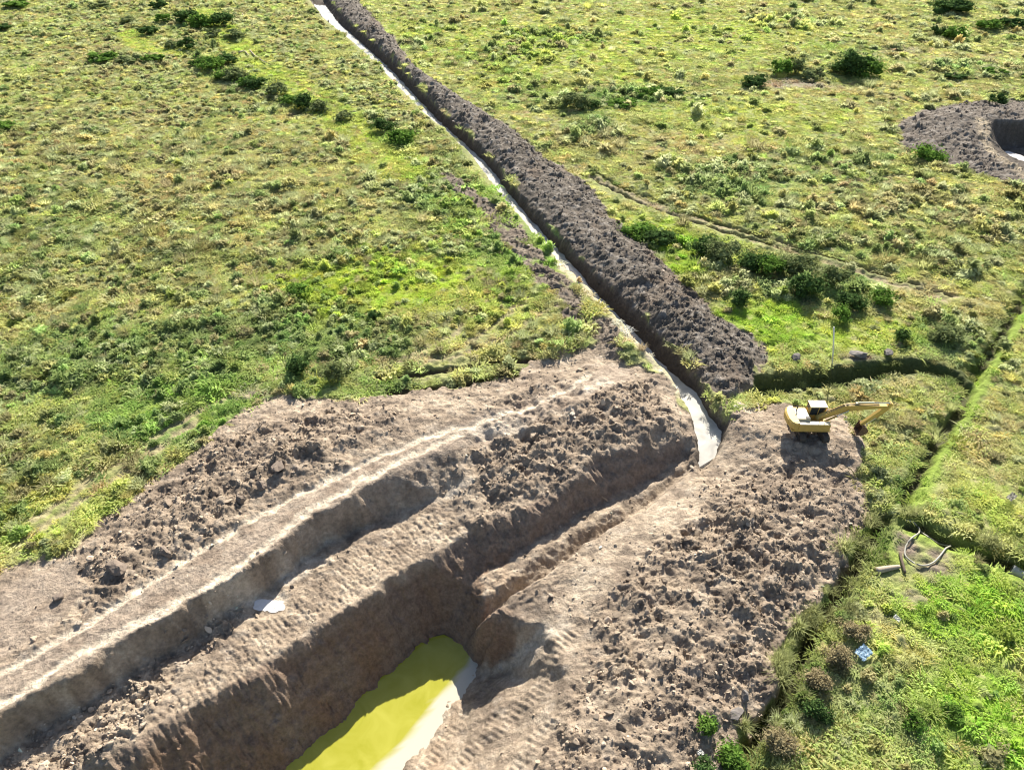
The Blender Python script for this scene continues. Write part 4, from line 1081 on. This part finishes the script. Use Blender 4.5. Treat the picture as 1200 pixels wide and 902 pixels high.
def panels(bm):
    for xx in (-1.1, -.1, .8): bevel_box(bm, (xx, -1.362, 1.6), (.75, .012, .55), .004)
part('side_door', panels, M_YEL, bo)
def hood(bm):
    bevel_box(bm, (-1.15, .05, 1.98), (1.34, 1.62, .62), .09)
hd = part('engine_hood', hood, M_CREAM, ex)
part('air_vent', lambda bm: [bevel_box(bm, (-.72, -.60, 2.31), (.42, .34, .06), .015)], M_BLACK, hd)
def exh(bm):
    cyl(bm, (-1.55, .62, 2.25), (-1.55, .62, 2.72), .06); cyl(bm, (-1.55, .62, 2.7), (-1.68, .62, 2.82), .06)
part('exhaust_pipe', exh, M_BLACK, ex)
def rail(bm):
    for xx in (.2, .75, 1.3): cyl(bm, (xx, -1.28, 2.05), (xx, -1.28, 2.5), .022, seg=8)
    cyl(bm, (.2, -1.28, 2.5), (1.3, -1.28, 2.5), .022, seg=8)
part('hand_rail', rail, M_YEL, ex)
def cabf(bm):
    x0, x1, y0, y1, z0, z1 = -.28, 1.42, .38, 1.38, 1.2, 2.85
    bevel_box(bm, ((x0 + x1) / 2, (y0 + y1) / 2, 1.5), (x1 - x0, y1 - y0, .6), .04)
    for xx in (x0 + .05, .62, x1 - .05):
        for yy in (y0 + .05, y1 - .05): bevel_box(bm, (xx, yy, 2.3), (.08, .08, 1.1), .01)
    bevel_box(bm, (x0 + .04, .88, 2.0), (.06, .9, .5), .01)
cb = part('cab', cabf, M_YEL, ex)
part('cab_roof', lambda bm: bevel_box(bm, (.56, .88, 2.90), (1.78, 1.08, .12), .045), M_CREAM, cb)
def gl(bm):
    bevel_box(bm, (.57, .402, 2.32), (1.5, .015, 1.0), 0); bevel_box(bm, (.57, 1.358, 2.32), (1.5, .015, 1.0), 0)
    bevel_box(bm, (1.39, .88, 2.32), (.015, .84, 1.0), 0); bevel_box(bm, (-.25, .88, 2.55), (.015, .84, .55), 0)
part('cab_window', gl, M_GLASS, cb)
part('seat', lambda bm: [bevel_box(bm, (.35, .88, 1.95), (.5, .5, .14), .04), bevel_box(bm, (.12, .88, 2.25), (.12, .5, .6), .04)], M_BLACK, cb)
# boom, stick, bucket in the plane y = -.1 of the machine
BF, BE, BT = (.55, 1.85), (2.95, 3.35), (7.0, 3.62)
def boomf(bm):
    prof = [(.35, 1.72), (.62, 1.62), (1.9, 2.35), (3.15, 3.02), (4.6, 3.22), (7.05, 3.48), (7.2, 3.6), (7.1, 3.76), (4.6, 3.78), (3.3, 3.78), (2.75, 3.66), (1.6, 2.88), (.45, 2.02)]
    prism(bm, prof, -.30, .14, .025)
    cyl(bm, (.52, -.42, 1.85), (.52, .26, 1.85), .12); cyl(bm, (7.02, -.36, 3.62), (7.02, .2, 3.62), .11)
    cyl(bm, (3.2, -.42, 3.2), (3.2, .26, 3.2), .10)
bm_o = part('boom', boomf, M_YEL, ex)
def hose_f(bm):
    for yy in (-.18, -.02): 
        for p, q in (((1.2, yy, 2.66), (2.8, yy, 3.74)), ((2.8, yy, 3.74), (4.3, yy, 3.83)), ((4.3, yy, 3.83), (6.2, yy, 3.86))): cyl(bm, p, q, .03, seg=8)
part('hose', hose_f, M_BLACK, bm_o)
for yy in (-.42, .26):
    def bc(bm, yy=yy): cyl(bm, (1.05, yy, 1.55), (2.2, yy, 2.45), .10)
    def br_(bm, yy=yy): cyl(bm, (2.2, yy, 2.45), (3.2, yy, 3.2), .055)
    c_ = part('boom_cylinder', bc, M_YEL, ex); part('cylinder_rod', br_, M_STEEL, c_)
def sc_(bm): cyl(bm, (4.0, -.08, 4.02), (5.6, -.08, 4.04), .10); bevel_box(bm, (3.9, -.08, 3.88), (.25, .2, .3), .02)
c_ = part('stick_cylinder', sc_, M_CREAM, ex); part('cylinder_rod', lambda bm: cyl(bm, (5.6, -.08, 4.04), (7.35, -.08, 4.0), .055), M_STEEL, c_)
def stickf(bm):
    prof = [(7.3, 4.12), (7.55, 3.95), (7.28, 3.35), (5.45, 1.02), (5.2, .98), (5.12, 1.16), (6.55, 3.2), (6.85, 3.62)]
    prism(bm, prof, -.24, .08, .02)
    cyl(bm, (7.35, -.3, 4.0), (7.35, .14, 4.0), .1); cyl(bm, (5.3, -.3, 1.1), (5.3, .14, 1.1), .09)
part('stick', stickf, M_YEL, ex)
c_ = part('bucket_cylinder', lambda bm: cyl(bm, (7.35, -.08, 3.2), (6.5, -.08, 1.95), .085), M_YEL, ex)
part('cylinder_rod', lambda bm: cyl(bm, (6.5, -.08, 1.95), (5.85, -.08, 1.0), .05), M_STEEL, c_)
def linkf(bm):
    for yy in (-.30, .14): cyl(bm, (5.85, yy, 1.0), (5.6, yy, 1.5), .045, seg=8); cyl(bm, (5.85, yy, 1.0), (5.62, yy, .82), .045, seg=8)
    cyl(bm, (5.85, -.32, 1.0), (5.85, .16, 1.0), .06)
part('bucket_link', linkf, M_STEEL, ex)
def buck(bm):
    outer = [(5.25, 1.15), (5.72, .92), (5.98, .55), (5.92, .14), (5.55, -.12), (5.0, -.1)]
    inner = [(5.05, -.02), (5.5, -.03), (5.82, .18), (5.86, .52), (5.66, .82), (5.22, 1.03)]
    ring = outer + inner
    n = len(outer)
    for y0, y1 in ((-.62, .46),):
        a = [bm.verts.new((p[0], y0, p[1])) for p in ring]; c = [bm.verts.new((p[0], y1, p[1])) for p in ring]
        k = len(ring)
        for i in range(k): bm.faces.new((a[i], c[i], c[(i + 1) % k], a[(i + 1) % k]))
        for i in range(n - 1):
            for q in (a, c): bm.faces.new((q[i], q[i + 1], q[k - 2 - i], q[k - 1 - i]))
    for yy in (-.62, .46): prism(bm, [(5.22, 1.1), (5.7, .86), (5.9, .52), (5.84, .16), (5.52, -.06), (5.04, -.06)], yy - .02, yy + .02)
    for yy in (-.54, -.31, -.08, .15, .38): bevel_box(bm, (4.94, yy, -.07), (.26, .09, .06), .01)
bk = part('bucket', buck, M_RUST, ex)

# ------------------------------------------------------------------ small things
M_WHITE = simple('white_paint', (.80, .80, .76), .5, var=.05)
M_PALE = simple('pale_plastic', (.36, .34, .28), .5, var=.12, scale=5)
M_LOG = simple('weathered_wood', (.46, .38, .28), .85, var=.25, scale=7, bump=.4)
M_BLUE = simple('blue_sheet_plastic', (.42, .60, .76), .45, var=.12, scale=4)
M_CONC = simple('grey_pipe_concrete', (.45, .44, .42), .7, var=.2, scale=6, bump=.2)
M_PUD = water_material('puddle_water', (.60, .58, .56), (.70, .68, .66), 1.5)  # near-white base colour stands in for the mirrored sky

p = ground(976, 426)
h = 4.3
me = tubes('marker_pole', [[((0, 0, -.3), .08), ((-.55, 0, 2.), .07), ((-1.2, 0, h), .065)]], 8)
o = link('marker_pole', me, M_WHITE); o.location = p
tag(o, 'thin white pole standing in grass above the dark ditch bank', 'pole')

def ground_tube(name, pts, r, mat, label, cat, lift=.05, sag=0, group=None):
    w = [ground(*q[:2]) for q in pts]
    w = [Vector((a.x, a.y, a.z + lift + (pts[i][2] if len(pts[i]) > 2 else 0))) for i, a in enumerate(w)]
    W = resample(w, max(8, len(pts) * 4))
    # round the corners a little
    for _ in range(2): W[1:-1] = (W[:-2] + 2 * W[1:-1] + W[2:]) / 4
    o0 = Vector(W[0])
    me = tubes(name, [[(Vector(q) - o0, r if not callable(r) else r(i / (len(W) - 1))) for i, q in enumerate(W)]], 10)
    o = link(name, me, mat); o.location = o0
    return tag(o, label, cat, group)
ground_tube('drain_hose', [(1061,611),(1070,613),(1077,621),(1076,626),(1068,631),(1061,639),(1059,648),(1060,654),(1067,659),(1076,664),(1086,664),(1095,659),(1102,651),(1107,644),(1113,641)], .06, M_PALE, 'pale curled hose lying in a loop beside the dark ditch', 'hose', .16)
ground_tube('drain_hose', [(1077,623),(1088,631),(1100,637),(1112,641)], .05, M_PALE, 'straight pale hose along the ditch rim closing the curled loop', 'hose', .14)
ground_tube('timber_log', [(1026,670),(1040,667),(1053,665)], lambda t: .26 - .12 * t, M_LOG, 'pale log lying on the grass left of the curled hose', 'log', .15)
ground_tube('timber_log', [(1054,648),(1056,658),(1060,672)], lambda t: .10, M_WOOD, 'dark thin log standing up beside the curled hose', 'log', .12)
ground_tube('fallen_branch', [(280,63),(287,61),(292,67)], lambda t: .16 - .08 * t, M_LOG, 'pale forked dead branch, the upper one beside the bright strip', 'branch', .25)
ground_tube('fallen_branch', [(293,60),(298,66),(310,74),(318,77)], lambda t: .13 - .05 * t, M_LOG, 'long pale dead branch lying across the bright strip', 'branch', .2)
ground_tube('fallen_branch', [(282,14),(286,20),(288,27)], lambda t: .18 - .08 * t, M_LOG, 'short pale dead branch right of the tall thicket', 'branch', .2)
# culvert pipe at the right edge
pa, pb = ground(1182, 671), ground(1212, 686)
d = (pb - pa); d.z = 0; d.normalize()
cr = empty('culvert_pipe', Vector((pa.x, pa.y, max(pa.z, pb.z) + .1)), math.atan2(d.y, d.x))
tag(cr, 'grey culvert pipe with a dark open end at the right edge', 'pipe')
def pipe_f(bm):
    seg = 24; ro, ri, L = .42, .34, 3.0
    R_ = [[bm.verts.new((xx, math.cos(6.28318 * k / seg) * r, .3 + math.sin(6.28318 * k / seg) * r)) for k in range(seg)] for xx, r in ((0, ri), (0, ro), (.16, ro), (.165, ro - .03), (L, ro - .03), (L, ri))]
    for i in range(6):
        a, c = R_[i], R_[(i + 1) % 6]
        for k in range(seg): bm.faces.new((a[k], a[(k + 1) % seg], c[(k + 1) % seg], c[k]))
part('pipe_wall', pipe_f, M_CONC, cr)
part('bore_shade', lambda bm: cyl(bm, (.9, 0, .3), (.95, 0, .3), .345), M_BLACK, cr)  # black disc across the bore stands in for the shade inside

def crumpled(name, u, v, sx, sy, mat, label, cat, seed, rz=.6):
    p = ground(u, v); r = np.random.default_rng(seed); n = 12
    bm = bmesh.new(); g = [[None] * n for _ in range(n)]
    for i in range(n):
        for j in range(n):
            a, c = i / (n - 1) - .5, j / (n - 1) - .5
            xx = a * sx + r.normal(0, .02); yy = c * sy + r.normal(0, .02)
            zz = .32 + .05 * float(vnoise(np.array([a * 4. + seed]), np.array([c * 4.]), seed)[0]) + r.normal(0, .012)
            g[i][j] = bm.verts.new((xx, yy, zz))
    for i in range(n - 1):
        for j in range(n - 1): bm.faces.new((g[i][j], g[i + 1][j], g[i + 1][j + 1], g[i][j + 1]))
    top = bm.faces[:]
    bmesh.ops.solidify(bm, geom=top, thickness=.03)
    me = bpy.data.meshes.new(name); bm.to_mesh(me); bm.free()
    o = link(name, me, mat); o.location = p; o.rotation_euler = (R(8), R(-5), rz)
    return tag(o, label, cat)
crumpled('plastic_sheet', 1010, 766, .95, .75, M_BLUE, 'crumpled blue plastic sheet lying on dry grass', 'sheet', 3)
crumpled('litter', 1049, 726, .32, .42, M_WHITE, 'white scrap of litter in the grass up and right of the blue sheet', 'litter', 5)
crumpled('litter', 1006, 747, .34, .28, M_WHITE, 'white scrap of litter just above the blue sheet', 'litter', 6)
crumpled('litter', 820, 884, .34, .38, M_WHITE, 'white scrap of litter on dark clods at the bottom', 'litter', 8)
crumpled('litter', 1183, 584, .9, .45, M_PALE, 'pale flattened litter in the dry grass right of the ditch', 'litter', 9)

def boulder(u, v, s, label, seed, col):
    p = ground(u, v)
    V, F = clodmesh(seed)
    bm = bmesh.new(); bv = [bm.verts.new(q) for q in V]
    for f in F: bm.faces.new([bv[i] for i in f])
    bmesh.ops.subdivide_edges(bm, edges=bm.edges[:], cuts=2, use_grid_fill=True, smooth=.4)
    P = np.array([tuple(q.co) for q in bm.verts]); nn = fbm(P[:, 0] * 4 + seed, P[:, 1] * 4 + P[:, 2] * 3, seed, 4) * .16
    for q, k in zip(bm.verts, nn): q.co *= (1 + k)
    me = bpy.data.meshes.new('earth_clod'); bm.to_mesh(me); bm.free()
    o = link('earth_clod', me, col); o.location = p + Vector((0, 0, s * .18)); o.scale = (s, s, s * 1.15); o.rotation_euler = (0, 0, seed)
    return tag(o, label, 'clod')
M_SOILB = simple('brown_clod_soil', (.21, .165, .13), .95, var=.3, scale=4, bump=.5)
M_SOILG = simple('grey_clod_soil', (.19, .17, .155), .95, var=.3, scale=4, bump=.5)
boulder(327, 548, 1.6, 'big round brown clod on the heap above the haul road', 11, M_SOILB)
boulder(140, 668, 1.7, 'dark clod put in place of a shaded hollow at the lower left of the brown heap', 12, M_SOILB)  # solid lump added where a hollow lies in shade
boulder(283, 588, 1.3, 'clod close to the haul road below the big round one', 13, M_SOILB)
boulder(306, 570, 1.4, 'clod on the haul road side, just below the big round one', 14, M_SOILB)
boulder(195, 650, 1.3, 'brown clod right of the dark hollow stand-in by the haul road', 15, M_SOILB)
boulder(862, 838, 1.2, 'grey rounded clod in the shade by the near ditch', 16, M_SOILG)
boulder(873, 818, .9, 'grey clod just above the rounded one by the near ditch', 17, M_SOILG)
boulder(934, 421, 1.5, 'grey clod on the grass bank left of the white pole', 21, M_SOILG)
boulder(1007, 418, 1.9, 'flat pale grey clod on the grass bank right of the white pole', 22, M_SOILG)
boulder(1040, 415, 1.3, 'dark grey clod on the grass bank above the ditch bend', 23, M_SOILG)
boulder(70, 700, 1.1, 'small dark clod alone on the smooth dirt at the left', 18, M_SOILB)

# puddles
def puddle(u, v, ru, rv, label, z=None, seed=1, tilt=.0, mat=None):
    c = ground(u, v); r = np.random.default_rng(seed)
    e = ground(u + ru, v) - c; f = ground(u, v - rv) - c
    ring = []
    for k in range(28):
        a = 6.28318 * k / 28; q = 1 + .28 * math.sin(2 * a + seed) * r.uniform(.6, 1.2) + r.normal(0, .07)
        ring.append((c.x + (math.cos(a) * abs(e.x)) * q + tilt * math.sin(a), c.y + math.sin(a) * abs(f.y) * q, 0))
    mz = np.mean([gz(q[0], q[1]) for q in ring]) if z is None else z
    ring = [(q[0], q[1], mz + .03) for q in ring]
    return sheet('puddle', ring, mat or M_PUD, label, 'puddle')
puddle(315, 709, 16, 9, 'white reflecting puddle on the lower bench', seed=2)
puddle(1206, 188, 10, 6, 'pale pool in the far dug hole', z=-2.65, seed=4)
